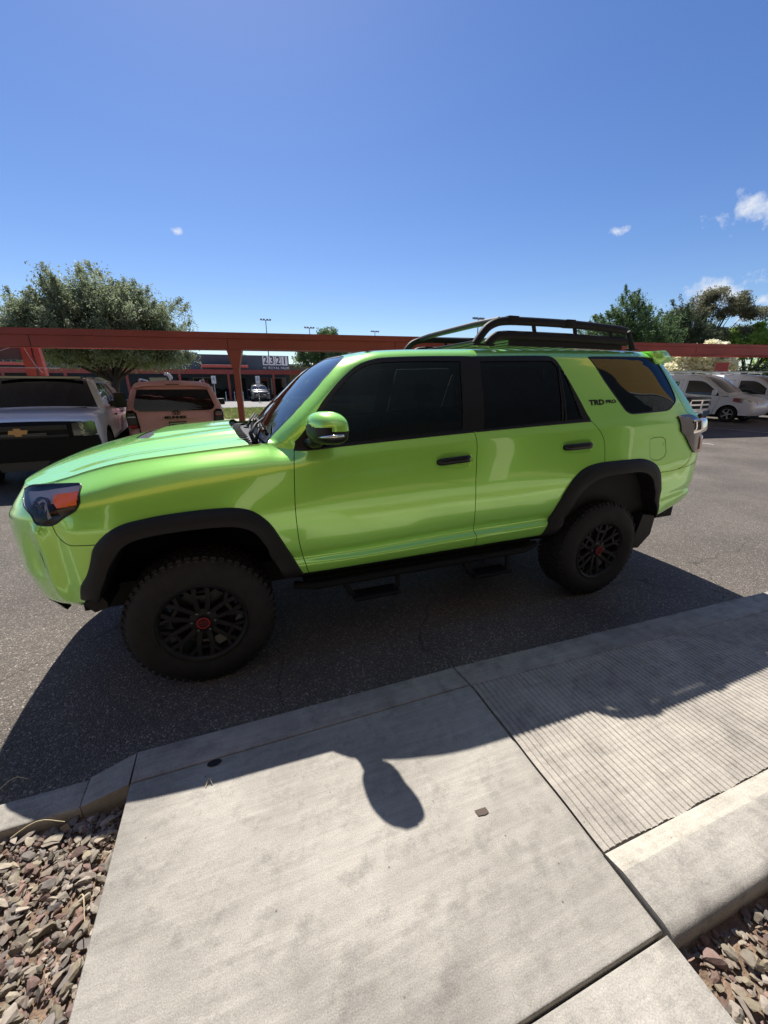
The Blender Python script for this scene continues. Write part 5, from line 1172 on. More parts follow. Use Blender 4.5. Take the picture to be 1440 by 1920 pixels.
def front_panel(root, name, poly, x, m, parent=None, thick=.03, curve=.0, smooth=None):
    """poly in (y,z) on a face looking along +x, thickness forwards; curve bows it back at the sides"""
    p = resample(poly, .05, True, True, corner=30); v, f, c = cdt(p, [], .06); k = len(v)
    xf = lambda q, d: np.c_[(x(q[:, 1]) if callable(x) else np.full(len(q), x))-curve*q[:, 0]**2+d, q[:, 0], q[:, 1]]
    n_ = len(p); V = np.vstack([xf(v, thick), xf(p, thick), xf(p, -.03)])
    F_ = [tuple(t) for t in f]+[(k+i, k+(i+1) % n_, k+n_+(i+1) % n_, k+n_+i) for i in range(n_)]
    return obj(name, V, F_, m, parent or root, smooth=smooth)
def face_text(s, size, x, y, z, m, parent, name='lettering', sx=1, depth=.01, bold=0, back=False):
    v, f = text_mesh(s, size, depth, bold=bold); ey = (0, 1, 0) if not back else (0, -1, 0)
    return obj(name, place(v*[sx, 1, 1], (x, y, z), ey, (0, 0, 1)), f, m, parent)

# ---------------- white pickup (nose towards the viewer)
PH = math.atan2(-.995, .12)
pk = empty('pickup_truck', (-2.86, 5.55, -.03), 'white lifted pickup with black grille and roof light bar, nose on at the left edge', 'pickup truck', 'vehicles parked under the carport', rz=PH)
def Wp(x, z):
    w = 1.0-.035*np.clip((z-.95)/.3, 0, 1)-np.clip((z-1.22)/.5, 0, 1)*.20*(x > -3.6); w = w-.12*np.clip((x+.35)/.35, 0, 1)**2-.03*(z < .6)
    return w
out_p = [(-.02,.62),(.0,.80),(-.01,1.04),(-.06,1.10),(-.5,1.17),(-1.18,1.205),(-1.30,1.23),(-1.75,1.56),(-2.02,1.715),(-2.4,1.755),(-3.2,1.75),(-3.62,1.70),(-3.74,1.25),(-3.80,1.20),(-5.65,1.20),(-5.72,1.15),(-5.72,.62)]
g1 = [(-1.50,1.205),(-1.56,1.30),(-1.98,1.60),(-2.15,1.655),(-2.48,1.66),(-2.52,1.21)]; g2 = [(-2.60,1.21),(-2.58,1.655),(-3.30,1.64),(-3.50,1.55),(-3.56,1.22)]
def strip_p(x, z, s):
    if -1.98 < x < -1.30 and abs(s) < .93 and z > 1.22: return ('windshield', M_bgglass)
    if -2.14 < x <= -1.98: return ('roof_brow', M_trim)
    if x > -.03 and z < 1.06: return ('grille_panel', mat('grille_black', (.008,.008,.009), .6, spec=.2))
    if -3.74 < x < -3.62 and abs(s) < .8: return ('rear_window', M_bgglass)
    return None
P_ = vehicle(pk, out_p, Wp, [(-1.02,.50,.42),(-4.55,.50,.42)], .10, [('window_glass', g1, M_bgglass, .012), ('window_glass', g2, M_bgglass, .012)], M_white, strip_p, bulge=.06, shut=([(-1.38,.62),(-1.36,1.0),(-1.42,1.20)], [(-2.56,.62),(-2.56,1.70)], [(-3.58,.62),(-3.6,1.2)], [(-3.76,.62),(-3.76,1.2)]))
for cx in (-1.02, -4.55):
    for s in (1, -1): bg_wheel(pk, cx, s*.99, .42, .28, M_rim, 8)
fr = P_['grille_panel']
for z0, z1 in ((.70,.80),(.83,.885),(.96,1.03)): front_panel(pk, 'grille_bar', [(-.60,z0),(.60,z0),(.60,z1),(-.60,z1)], .055, mat('black_gloss', (.022,.024,.026), .4), fr, .02, .06)
front_panel(pk, 'grille_mesh', [(-.60,.86),(.60,.86),(.60,.98),(-.60,.98)], .045, M_dark, fr, .008, .06)
mb = MB()
for i in range(34):
    for j in range(2): mb.box((.078-.06*(-.34+i*.02)**2,-.34+i*.02,.885+j*.022), (.084-.06*(-.34+i*.02)**2,-.34+i*.02+.011,.897+j*.022))
mb.build('led_bar', mat('grey_led', (.28,.28,.28), .3), fr)
# cross-shaped emblem (bow-tie outline)
bt = [(-.115,-.032),(-.045,-.032),(-.035,-.062),(.045,-.062),(.035,-.032),(.105,-.032),(.125,.028),(.045,.028),(.035,.055),(-.045,.055),(-.035,.028),(-.100,.028)]
front_panel(pk, 'emblem', [(a, b+.945) for a, b in bt], .075, mat('gold_emblem', (.62,.38,.16), .3, metal=.5), fr, .012)
for s in (1, -1):
    hp = [(s*.66,.855),(s*.66,1.045),(s*.92,1.075),(s*.955,1.05),(s*.965,.87),(s*.93,.85)]
    hp = hp if s > 0 else hp[::-1]
    h = front_panel(pk, 'headlight', hp, .045, mat('smoky_headlight', (.085,.085,.07), .12, coat=1), None, .02, .10)
    for z in (.915, 1.0): mb = MB(); mb.lathe([(0, .006), (.045, .004), (.058, .0), (.064, -.02)], (.0, s*.755, z), (1, 0, 0), 20); mb.build('lamp_lens', mat('pale_reflector', (.42,.42,.34), .1, metal=.6), h, smooth=50); h.children[-1].location = (.085-.10*.755**2-.02, 0, 0) if False else (.002, 0, 0)
front_panel(pk, 'bumper', [(-.97,.50),(.97,.50),(.99,.70),(.97,.845),(-.97,.845),(-.99,.70)], .05, MATS['grille_black'], None, .06, .12)
front_panel(pk, 'skid_plate', [(-.30,.36),(.22,.36),(.30,.50),(-.36,.50)], .07, mat('dull_grey_plate', (.05,.05,.05), .5), None, .02)
for s in (1, -1):
    mb = MB(); mb.box((-1.62,s*1.0,1.26), (-1.58,s*1.12,1.30)); mb.box((-1.66,s*1.10,1.20), (-1.54,s*1.30,1.48), bev=.03); mb.box((-1.60,s*1.03,1.22), (-1.52,s*1.13,1.34), bev=.02); mb.build('side_mirror', M_trim, pk, smooth=40)
    for x in (-2.38, -3.46): mb = MB(); mb.box((x-.08,s*.995,1.02), (x+.08,s*1.015,1.055), bev=.008); mb.build('door_handle', M_trim, pk)
lb = MB(); lb.box((-1.99,-.62,1.735), (-1.90,.62,1.785), bev=.012); lo_ = lb.build('light_bar', M_trim, pk); mb = MB(); mb.box((-1.905,-.60,1.742), (-1.89,.60,1.778)); mb.build('lamp_lens', mat('cream_lens', (.62,.58,.45), .3), lo_)
mb = MB(); mb.box((-1.30,-.7,1.215), (-1.22,.7,1.235)); mb.build('wiper', M_plastic, pk)
mb = MB(); mb.tube([(.10,-.7,.46),(.12,-.68,.44)], .03, 8); mb.tube([(.10,.7,.46),(.12,.68,.44)], .03, 8); mb.build('tow_hook', M_alu, pk)

# ---------------- pink wagon seen from behind
PH = math.atan2(.995, -.10)
pn = empty('parked_suv', (-.93, 7.52, -.06), 'matte pink off-road wagon seen from behind, parked next to the white pickup', 'car', 'vehicles parked under the carport', rz=PH)
def Wn(x, z): return .955-.07*np.clip((.35-x)/.35, 0, 1)**2-.03*np.clip((.7-z)/.3, 0, 1)-.24*np.clip((z-1.10)/.62, 0, 1)**1.15-.10*np.clip((x-4.3)/.4, 0, 1)**2
out_n = [(4.72,.50),(4.76,.85),(4.60,1.02),(3.9,1.12),(3.45,1.17),(2.95,1.50),(2.60,1.66),(2.2,1.70),(1.2,1.72),(.45,1.70),(.30,1.655),(.24,1.58),(.07,1.12),(.02,.98),(.0,.78),(-.03,.66),(.03,.50)]
s1 = [(2.90,1.16),(2.60,1.48),(2.35,1.60),(1.95,1.61),(1.95,1.15)]; s2 = [(1.88,1.15),(1.88,1.61),(1.15,1.60),(.95,1.15)]; s3 = [(.88,1.18),(1.02,1.58),(.45,1.57),(.33,1.24),(.45,1.18)]
def strip_n(x, z, s):
    if 2.62 < x < 3.45 and z > 1.17 and abs(s) < .93: return ('windshield', M_bgglass)
    return None
N_ = vehicle(pn, out_n, Wn, [(3.85,.47,.40),(1.03,.47,.40)], .07, [('window_glass', s1, M_bgglass, .01), ('window_glass', s2, M_bgglass, .01), ('side_window', s3, M_bgglass, .004)], M_pink, strip_n, bulge=.05, shut=([(3.02,.5),(3.05,1.14)], [(1.92,.5),(1.92,1.62)]))
for cx in (1.03, 3.85):
    for s in (1, -1): bg_wheel(pn, cx, s*.93, .39, .26, M_rim, 6)
bx = pchip([.45,.66,.78,.98,1.12,1.58,1.66], [-.03,.025,.055,.035,-.02,-.19,-.25])   # -x of rear face as z
def rear_panel(name, poly, m, thick=.012, parent=None, curve=.06, dx=0):
    p = resample(poly, .04, True, True, corner=30); v, f, c = cdt(p, [], .05); k = len(v); n_ = len(p)
    X = lambda q, d: np.c_[-bx(q[:, 1])+curve*q[:, 0]**2-d-.03+dx, q[:, 0], q[:, 1]]
    V = np.vstack([X(v, thick), X(p, thick), X(p, -.05)]); return obj(name, V, [tuple(t) for t in f]+[(k+i, k+(i+1) % n_, k+n_+(i+1) % n_, k+n_+i) for i in range(n_)], m, parent or pn)
rw = rear_panel('rear_window', [(-.74,1.17),(-.66,1.135),(.66,1.135),(.74,1.17),(.765,1.23),(.665,1.56),(-.665,1.56),(-.765,1.23)], M_bgglass, .010)
sp_ = MB(); K = 21; V = []
for s in np.linspace(-1, 1, K): y = .70*s; e = .05*abs(s)**4; V += [(.55,y,1.715-e),(.12+.03*abs(s)**3,y,1.685-e),(.10+.03*abs(s)**3,y,1.64-e),(.30,y,1.60-e)]
sp_.add(V, [(i*4+j, i*4+(j+1) % 4, (i+1)*4+(j+1) % 4, (i+1)*4+j) for i in range(K-1) for j in range(4)]+[(0,1,2,3),tuple((K-1)*4+j for j in range(4))[::-1]]); so = sp_.build('spoiler', M_pink, pn, smooth=35)
mb = MB(); mb.box((.085,-.13,1.655), (.12,.13,1.672)); mb.build('brake_lamp', mat('dark_red_lens', (.10,.008,.01), .2), so)
for s in (1, -1):
    ol = [(s*.70,.80),(s*.735,1.10),(s*.80,1.155),(s*.90,1.14),(s*.925,1.06),(s*.915,.83),(s*.85,.79)]; ol = ol if s > 0 else ol[::-1]
    tl_ = rear_panel('tail_light', ol, M_trim, .03, curve=.12)
    rear_panel('lamp_lens', [(s*.755,1.01),(s*.77,1.10),(s*.90,1.10),(s*.905,1.01)][::s], mat('silver_lens', (.55,.52,.52), .08, metal=.8), .038, tl_, .12)
    rear_panel('lamp_lens', [(s*.75,.88),(s*.755,.995),(s*.905,.995),(s*.90,.88)][::s], mat('smoke_grey_lens', (.06,.06,.06), .1, coat=1), .038, tl_, .12)
    rear_panel('lamp_lens', [(s*.745,.81),(s*.75,.865),(s*.90,.865),(s*.895,.83),(s*.85,.805)][::s], mat('rose_lens', (.55,.05,.06), .15, coat=1), .038, tl_, .12)
    mb = MB(); mb.tube([(2.7,s*.62,1.70),(2.6,s*.62,1.755),(1.0,s*.64,1.775),(.80,s*.64,1.755),(.72,s*.64,1.71)], .02, 8); mb.build('roof_rail', M_alu, pn, smooth=60)
    mb = MB(); mb.box((2.78,s*.94,1.14), (2.84,s*1.02,1.18)); mb.box((2.74,s*.99,1.12), (2.88,s*1.20,1.29), bev=.045); mb.build('side_mirror', M_trim, pn, smooth=50)
    mb = MB(); mb.prism([(s*.70,.55),(s*.72,.56),(s*.725,.78),(s*.705,.78)], -.052, -.06, 'yz'); mb.build('panel_seal', M_dark, pn)
rear_panel('garnish', [(-.36,.985),(-.31,1.045),(.31,1.045),(.36,.985),(.34,.965),(-.34,.965)], M_pink, .022, curve=.02)
pl = rear_panel('licence_plate', [(-.165,.755),(.165,.755),(.165,.915),(-.165,.915)], M_trim, .03, curve=0)
rear_panel('plate_face', [(-.148,.770),(.148,.770),(.148,.895),(-.148,.895)], mat('pale_green_plate', (.50,.55,.36), .5), .034, pl, 0)
v, f = text_mesh('P9A 49E', .105, .004, bold=.001); obj('plate_lettering', place(v*[.66,1,1], (-float(bx(.83))-.03-.042,0,.832), (0,-1,0), (0,0,1)), f, mat('dark_green_ink', (.03,.06,.04), .6), pl)
v, f = text_mesh('4RUNNER', .075, .012, bold=.004); obj('badge', place(v*[1.28,1,1], (-float(bx(1.0))-.03-.032,.03,1.000), (0,-1,0), (0,0,1)), f, M_trim, pn)
mb = MB(); t = np.linspace(0, 2*np.pi, 30); ex_ = -float(bx(1.09))-.055
for ry, rz_, oz in ((.072,.048,0), (.026,.048,0), (.045,.021,.016)): mb.tube(np.c_[np.full(30, ex_), ry*np.cos(t), 1.09+oz+rz_*np.sin(t)], .0065, 6, caps=False)
mb.build('emblem', M_trim, pn, smooth=60)
mb = MB(); mb.box((.055,-.9,.46), (-.075,.9,.60), bev=.04); mb.build('bumper', M_pink, pn)
mb = MB(); mb.add([(.62,-.02,1.72),(.80,-.02,1.72),(.66,0,1.80),(.62,.02,1.72),(.80,.02,1.72)], [(0,1,2),(4,3,2),(0,2,3),(1,4,2)]); mb.build('roof_antenna', M_trim, pn)
wg = MB(); wg.tube([(.5,0,1.60),(.16,-.25,1.18)], .01, 6); wg.build('rear_wiper', M_trim, pn)
# small lamp on a stalk above the pink roof, standing behind it
lp = empty('area_lamp', (-2.15, 17.0, 0), 'small pale curved lamp head showing above the pink wagon roof', 'street lamp')
MB().tube([(0,0,0),(0,0,1.75)], .03, 8).build('pole', M_trim, lp); MB().tube([(0,0,1.74),(.0,0,1.88),(-.07,0,1.99),(-.17,0,2.02),(-.22,0,1.98)], [.05,.08,.075,.06,.03], 10).build('lamp_head', mat('pale_lamp', (.6,.6,.58), .4), lp, smooth=60)

# ---------------- white vans at the right
def van(loc, rz, label, sc=1.10, letters=True):
    r_ = empty('panel_van', loc, label, 'van', 'vans parked under the right carport', rz=rz); r_.scale = (sc,)*3
    def Wv(x, z): return .86-.10*np.clip((x+.75)/.75, 0, 1)**1.6-.16*np.clip((z-.98)/.85, 0, 1)**1.4
    ov = [(-.12,.28),(-.02,.42),(.0,.62),(-.06,.80),(-.35,.95),(-.85,1.08),(-1.20,1.28),(-1.68,1.63),(-1.95,1.76),(-2.5,1.83),(-3.8,1.84),(-4.40,1.80),(-4.55,1.60),(-4.62,.9),(-4.60,.30)]
    g = [(-1.16,1.00),(-1.22,1.10),(-1.50,1.33),(-1.75,1.50),(-1.95,1.57),(-2.42,1.60),(-2.42,1.10),(-2.25,1.06)]
    def st(x, z, s):
        if -1.90 < x < -.92 and z > 1.08 and abs(s) < .92: return ('windshield', M_bgglass)
        if -4.56 < x < -4.44 and z > 1.0 and abs(s) < .7: return ('rear_window', M_bgglass)
        return None
    D = vehicle(r_, ov, Wv, [(-.78,.37,.30),(-3.70,.37,.30)], .09, [('window_glass', g, M_bgglass, .008)], M_white, st, bulge=.06,
        shut=([(-1.28,.30),(-1.22,.6),(-1.12,1.0)], [(-2.52,.30),(-2.50,1.0),(-2.46,1.62)], [(-2.62,1.62),(-2.65,.3)], [(-3.35,1.62),(-3.25,.6)], [(-2.60,1.62),(-4.3,1.62)]))
    for cx in (-.78, -3.70):
        for s in (1, -1): bg_wheel(r_, cx, s*.84, .31, .20, M_alu, 5, .66)
    for s in (1, -1):
        mb = MB(); mb.box((-1.32,s*.86,1.06), (-1.28,s*.92,1.10)); mb.box((-1.36,s*.90,1.02), (-1.22,s*1.06,1.24), bev=.045); mb.build('side_mirror', M_white, r_, smooth=50)
        mb = MB(); mb.box((-2.38,s*.865,.93), (-2.22,s*.885,.97), bev=.01); mb.build('door_handle', M_trim, r_)
        # head lamp hugging the corner
        V = []; us2 = [(-.62,.93,.80),(-.40,.92,.74),(-.14,.84,.70)]
        for x, zt, zb in us2:
            for z in (zt, zb): V.append((x+.02, s*(float(Wv(np.array(x), np.array(z)))+.004 - (.0 if x < -.3 else .04)), z))
        V += [(.015, s*.52, .76), (.02, s*.52, .66)]
        h = obj('headlight', V, [(2*i, 2*i+1, 2*i+3, 2*i+2)[::s] for i in range(3)], mat('pale_headlight', (.45,.42,.44), .1, metal=.5, coat=1), r_)
        V2 = [(-.66,s*.862,.93),(-.66,s*.862,.80),(-.46,s*.858,.76),(-.46,s*.858,.92)]; obj('turn_lamp', [(x, y+s*.006, z) for x, y, z in V2], [(0,1,2,3)[::s]], mat('rosy_lens', (.40,.07,.07), .15, coat=1), h)
    front_panel(r_, 'grille', [(-.40,.40),(.40,.40),(.46,.52),(-.46,.52)], -.01, M_trim, None, .03, .15)
    front_panel(r_, 'grille', [(-.30,.66),(.30,.66),(.26,.74),(-.26,.74)], -.03, M_trim, None, .03, .15)
    rk_ = empty('ladder_rack', (-3.1, 0, 1.84), None, None); rk_.parent = r_
    for s in (1, -1): MB().box((-1.0,s*.60-.02,.10), (1.0,s*.60+.02,.15)).build('rack_rail', M_alu, rk_)
    for x in (-.8, 0, .8):
        mb = MB(); mb.box((x-.02,-.66,.05), (x+.02,.66,.10)); mb.box((x-.02,.60,-.02), (x+.02,.64,.06)); mb.box((x-.02,-.64,-.02), (x+.02,-.60,.06)); mb.build('crossbar', M_alu, rk_)
    return r_, Wv
HV = math.atan2(-.995, .12)
vn, Wv = van((21.45, 8.65, 0), HV, 'white panel van with green and black lettering behind the chrome grille pickup')
M_lgreen = mat('green_vinyl', (.04,.42,.14), .5); M_lblack = mat('black_vinyl', (.02,.02,.02), .5)
def van_text(s, size, x, z, m, sx=1, bold=0):
    v, f = text_mesh(s, size, .004, bold=bold); P = v*[sx, 1, 1]
    X = x-P[:, 0]*-1 if False else x+P[:, 0]*1
    # right side of the van (y < 0): reading direction runs towards the nose
    Z = z+P[:, 1]; y = -(Wv(X, Z)+.008+.5*P[:, 2]); obj('lettering', np.c_[X, y, Z], f, m, vn)
van_text('ROOTER-TODOR', .16, -3.30, 1.50, M_lgreen, .9, .004); van_text('Plumbing Services', .085, -3.22, 1.37, M_lblack, 1, .002); van_text('602-1799', .14, -3.20, 1.22, M_lblack, 1, .003)
van_text('TODOR', .18, -1.75, .72, M_lblack, 1.15, .008); van_text('PLUMBING', .08, -1.75, .58, M_lblack, 1, .002); van_text('LIC 482037', .05, -.95, .98, M_lblack, 1, .001)
mb = MB()
for dx_, dz_ in ((0,.09),(0,-.09),(.09,0),(-.09,0)):
    a = np.linspace(0, 2*np.pi, 7)[:-1]; X = -2.88+dx_+.042*np.cos(a+.5); Z = 1.42+dz_+.042*np.sin(a+.5); y = -(Wv(X, Z)+.010); mb.add(np.c_[X, y, Z], [tuple(range(6))])
mb.build('emblem', M_lblack, vn)
van((24.6, 8.3, 0), HV, 'second white panel van cut off by the right edge, beyond the lettered van')

# ---------------- silver pickup with chrome cross grille
rm_ = empty('pickup_truck', (15.35, 7.45, 0), 'silver pickup with big chrome crosshair grille, half hidden behind the green car', 'pickup truck', 'vehicles parked under the right carport', rz=math.atan2(-.995, .12))
def Wr(x, z): return .99-.03*np.clip((z-1.0)/.2, 0, 1)-.22*np.clip((z-1.25)/.55, 0, 1)-.22*np.clip((x+.5)/.5, 0, 1)**2
out_r = [(-.10,.45),(.0,.62),(.0,1.0),(-.06,1.12),(-.4,1.19),(-1.25,1.27),(-1.38,1.30),(-1.9,1.68),(-2.2,1.83),(-3.6,1.85),(-4.0,1.78),(-4.1,1.30),(-4.2,1.26),(-5.85,1.26),(-5.85,.55)]
Rm = vehicle(rm_, out_r, Wr, [(-.98,.49,.42),(-4.6,.49,.42)], .13, [('window_glass', [(-1.6,1.27),(-2.1,1.68),(-2.3,1.73),(-3.7,1.73),(-3.9,1.3)], M_bgglass, .01)], M_silver, lambda x, z, s: ('windshield', M_bgglass) if -2.15 < x < -1.38 and abs(s) < .92 and z > 1.3 else None, bulge=.10, shut=([(-1.5,.5),(-1.5,1.2)],))
for cx in (-.98, -4.6):
    for s in (1, -1): bg_wheel(rm_, cx, s*.96, .40, .27, M_alu, 5)
gp_ = [(-.62,.74),(-.66,.90),(-.56,1.09),(.56,1.09),(.66,.90),(.62,.74)]
go = front_panel(rm_, 'grille', gp_, .06, M_chrome, None, .06, .18)
for y0, y1, z0, z1 in ((-.54,-.07,.94,1.045),(.07,.54,.94,1.045),(-.58,-.07,.78,.885),(.07,.58,.78,.885)): front_panel(rm_, 'grille_mesh', [(y0,z0),(y1,z0),(y1,z1),(y0,z1)], .062, M_dark, go, .065, .18)
front_panel(rm_, 'hood_guard', [(-.74,1.10),(-.60,1.17),(.60,1.17),(.74,1.10),(.66,1.085),(-.66,1.085)], .05, M_trim, None, .09, .20)
bb = front_panel(rm_, 'bumper', [(-.92,.52),(-.96,.64),(-.92,.73),(.92,.73),(.96,.64),(.92,.52)], .09, M_chrome, None, .10, .22); front_panel(rm_, 'bumper_strip', [(-.6,.36),(.6,.36),(.7,.50),(-.7,.50)], .05, mat('grey_valance', (.10,.10,.12), .5), bb, .08, .2); front_panel(rm_, 'bumper_strip', [(-.55,.33),(.55,.33),(.55,.365),(-.55,.365)], .10, M_chrome, bb, .09, .2)
for s in (1, -1): front_panel(rm_, 'headlight', [(s*.70,.80),(s*.70,1.06),(s*.90,1.08),(s*.93,.86)][::s], .0, mat('pale_headlight', (.45,.42,.44), .1), None, .05, .16)

# ---------------- dark wagon in the far car park
fc = empty('parked_suv', (2.62, 39.6, .02), 'small dark wagon facing the viewer in the far car park, seen past the red post', 'car', rz=R(-88))
def Wf(x, z): return .90-.12*np.clip((x+.5)/.5, 0, 1)**2-.22*np.clip((z-.95)/.6, 0, 1)
Ff = vehicle(fc, [(-.08,.25),(.0,.5),(-.02,.78),(-.2,.92),(-1.0,1.04),(-1.15,1.08),(-1.75,1.46),(-2.2,1.56),(-3.6,1.54),(-4.3,1.1),(-4.4,.35)], Wf, [(-.85,.38,.34),(-3.5,.38,.34)], .12, [('window_glass', [(-1.4,1.05),(-1.85,1.40),(-2.2,1.47),(-3.5,1.43),(-3.8,1.08)], M_bgglass, .01)], M_darkpaint, lambda x, z, s: ('windshield', M_bgglass) if -1.75 < x < -1.15 and abs(s) < .92 and z > 1.08 else None, bulge=.10)
for cx in (-.85, -3.5):
    for s in (1, -1): bg_wheel(fc, cx, s*.88, .34, .22, M_alu, 5)
front_panel(fc, 'grille', [(-.55,.50),(.55,.50),(.62,.68),(.55,.76),(-.55,.76),(-.62,.68)], .03, M_dark, None, .04, .12)
front_panel(fc, 'grille_bar', [(-.5,.60),(.5,.60),(.5,.66),(-.5,.66)], .06, M_alu, None, .03, .12); front_panel(fc, 'licence_plate', [(-.16,.40),(.16,.40),(.16,.50),(-.16,.50)], .05, mat('pale_plate', (.5,.5,.5), .5), None, .03)
for s in (1, -1):
    front_panel(fc, 'headlight', [(s*.60,.68),(s*.62,.80),(s*.86,.84),(s*.84,.72)][::s], -.01, mat('pale_headlight', (.45,.42,.44), .1), None, .05, .12)
    mb = MB(); mb.box((-1.55,s*.88,1.0), (-1.42,s*1.08,1.14), bev=.04); mb.build('side_mirror', M_darkpaint, fc)
mb = MB(); mb.box((-3.4,-.58,1.60), (-2.0,.58,1.64), bev=.01); mb.box((-2.2,-.55,1.53), (-2.1,.55,1.62)); mb.box((-3.3,-.55,1.53), (-3.2,.55,1.62)); mb.build('roof_rack', M_trim, fc)

# ---------------- far office building with its red canopy
M_bld = mat('slate_grey_render', (.075,.095,.11), .85, var=.08, vscale=1); M_bld2 = mat('shade_and_numeral_grey', (.06,.072,.08), .85, var=.08, vscale=1)  # darker copy for the lower wall holds the canopy shade in its colour
bld = empty('office_building', (-10, 47, 0), 'low slate grey building with street number and brick red canopy across the street', 'building')
MB().box((-26,0,0), (16.45,.4,2.7)).build('wall', M_bld2, bld); MB().box((-26,-.05,2.703), (16.45,14,4.72)).build('wall', M_bld, bld)
for x0, x1 in ((-3.5,-1.2),(2.0,3.6),(6.2,8.0),(13.2,13.9),(14.3,15.9)):
    w_ = MB().box((x0,-.04,.5), (x1,-.02,2.3)).build('window', M_bgglass, bld); MB().box((x0-.06,-.07,.44), (x0,-.03,2.36)).box((x1,-.07,.44), (x1+.06,-.03,2.36)).box((x0,-.07,2.3), (x1,-.03,2.36)).build('window_frame', mat('pale_frame', (.28,.28,.27), .6), w_)
for x0 in (4.6, 10.4): MB().box((x0,-.05,0), (x0+1.1,-.01,2.3)).build('door', M_dark, bld)
MB().box((7.2,-1.4,3.35), (11.9,-.06,3.62), bev=.02).build('awning', M_beam, bld); MB().box((-26,-1.4,3.35), (-7.4,-.06,3.62), bev=.02).build('awning', M_beam, bld)
# number tiles and street line
for i, ch in enumerate('2321'):
    x = 13.55+i*.70; t_ = MB().box((x,-.09,3.70), (x+.64,-.052,4.66)).build('number_tile', mat('pale_tile', (.78,.79,.79), .6), bld)
    v, f = text_mesh(ch, 1.12, .03, bold=.02); obj('numeral', place(v*[.85,1,1], (x+.32,-.105,4.18), (1,0,0), (0,0,1)), f, M_bld2, t_)
v, f = text_mesh('W. ROYAL PALM', .36, .03, bold=.006, spacing=1.1); obj('lettering', place(v, (14.98,-.09,3.40), (1,0,0), (0,0,1)), f, mat('pale_letters', (.7,.7,.7), .6), bld)
MB().box((5.2,4,4.72), (6.6,5,5.15)).build('roof_unit', mat('pale_unit', (.45,.44,.4), .6), bld)
cn = empty('canopy', (-8, 43, 0), 'long thin brick red walkway canopy in front of the far grey building', 'canopy')
MB().box((-22,0,2.62), (17.5,.2,3.05)).build('fascia_beam', M_beam, cn); MB().box((-22,.2,2.72), (17.5,3.6,2.82)).build('roof_deck', M_deck, cn)
for x in (-15,-10.5,-6,-1.2,3.3,7.8,12.25,16.8): MB().box((x-.11,.02,0), (x+.11,.18,2.62)).build('post', M_beam, cn)
ty = empty('warehouse', (10.5, 60, 0), 'tan flat roofed building beside the tree beyond the grey office', 'building')
MB().box((-4,0,0), (14,10,4.2)).build('wall', mat('tan_render', (.38,.28,.15), .85), ty); MB().box((-4,-.3,4.203), (14,10,4.45)).build('parapet', mat('pale_parapet', (.5,.46,.4), .8), ty); MB().box((-4,-2.5,3.0),(3,-.01,3.2)).build('awning', mat('dark_awning', (.05,.04,.03), .6), ty)
# accessible-parking sign posts
for x, y, lb_ in ((-1.42, 38, 'white disabled parking sign on a thin post left of the red carport post'), (2.36, 38, 'white disabled parking sign standing behind the dark wagon')):
    sg = empty('parking_sign', (x, y, 0), lb_, 'sign', 'disabled parking signs'); MB().box((-.03,-.02,0), (.03,.02,2.3)).build('post', M_alu, sg)
    p_ = MB().box((-.19,-.05,1.70), (.19,-.022,2.35), bev=.01).build('sign_plate', mat('sign_white', (.62,.64,.66), .5), sg); mb = MB(); mb.lathe([(0,0),(.035,0)], (0,-.056,2.20), (0,1,0), 14); t = np.linspace(-1.2, 3.6, 16); mb.tube(np.c_[.08*np.cos(t), np.full(16,-.056), 2.0+.08*np.sin(t)], .012, 5); mb.box((-.02,-.06,2.03),(.02,-.052,2.16)); mb.build('symbol', mat('sign_blue', (.02,.07,.25), .5), p_)
    if x > 0: MB().box((-.19,-.05,1.40), (.19,-.022,1.64)).build('sign_plate', MATS['sign_white'], sg)
# bicycle racks / rails by the far building
for i, x in enumerate((-.6, .2, 1.0, -2.6, -3.4)):
    t = np.linspace(0, math.pi, 12); MB().tube(np.r_[[(0,0,0)], np.c_[.0*t, .45-.45*np.cos(t), .55+.35*np.sin(t)], [(0,.9,0)]]*[1,1,1]+[0,0,0], .03, 6).build('bike_rack', M_alu, None)
    o = bpy.data.objects['bike_rack' if i == 0 else 'bike_rack.%03d' % i]; o.location = (x, 40.5, .02); tag(o, ('pale metal hoop nearest left of the dark far wagon','pale metal hoop second left of the dark far wagon','pale metal hoop third from the dark far wagon','pale metal hoop right of the left parking sign','pale metal hoop seen behind the left parking sign')[(2,1,0,3,4)[i]], 'bike rack', 'metal hoops by the far doors')
# mast lights
for x, y, h, lb_ in ((6.96,80,12.9,'tallest mast light above the carport beam, left of the street number'), (14.95,80,11.9,'mast light above the beam between the number sign and the small tree'), (31.65,90,13.0,'faint distant mast light right of the small tree'), (36.5,55,11.1,'mast light just left of the roof rack')):
    ml = empty('mast_light', (x, y, 0), lb_, 'mast light', 'mast lights on the skyline'); MB().tube([(0,0,0),(0,0,h)], [.13,.07], 8).build('pole', mat('grey_pole', (.22,.22,.23), .6), ml)
    mb = MB(); mb.box((-.85,-.06,h-.05), (.85,.06,h+.05)); mb.build('crossarm', MATS['grey_pole'], ml)
    for dx in (-.8, -.3, .3, .8): MB().box((dx-.16,-.2,h-.02), (dx+.16,.2,h+.22)).build('lamp_head', MATS['grey_pole'], ml)
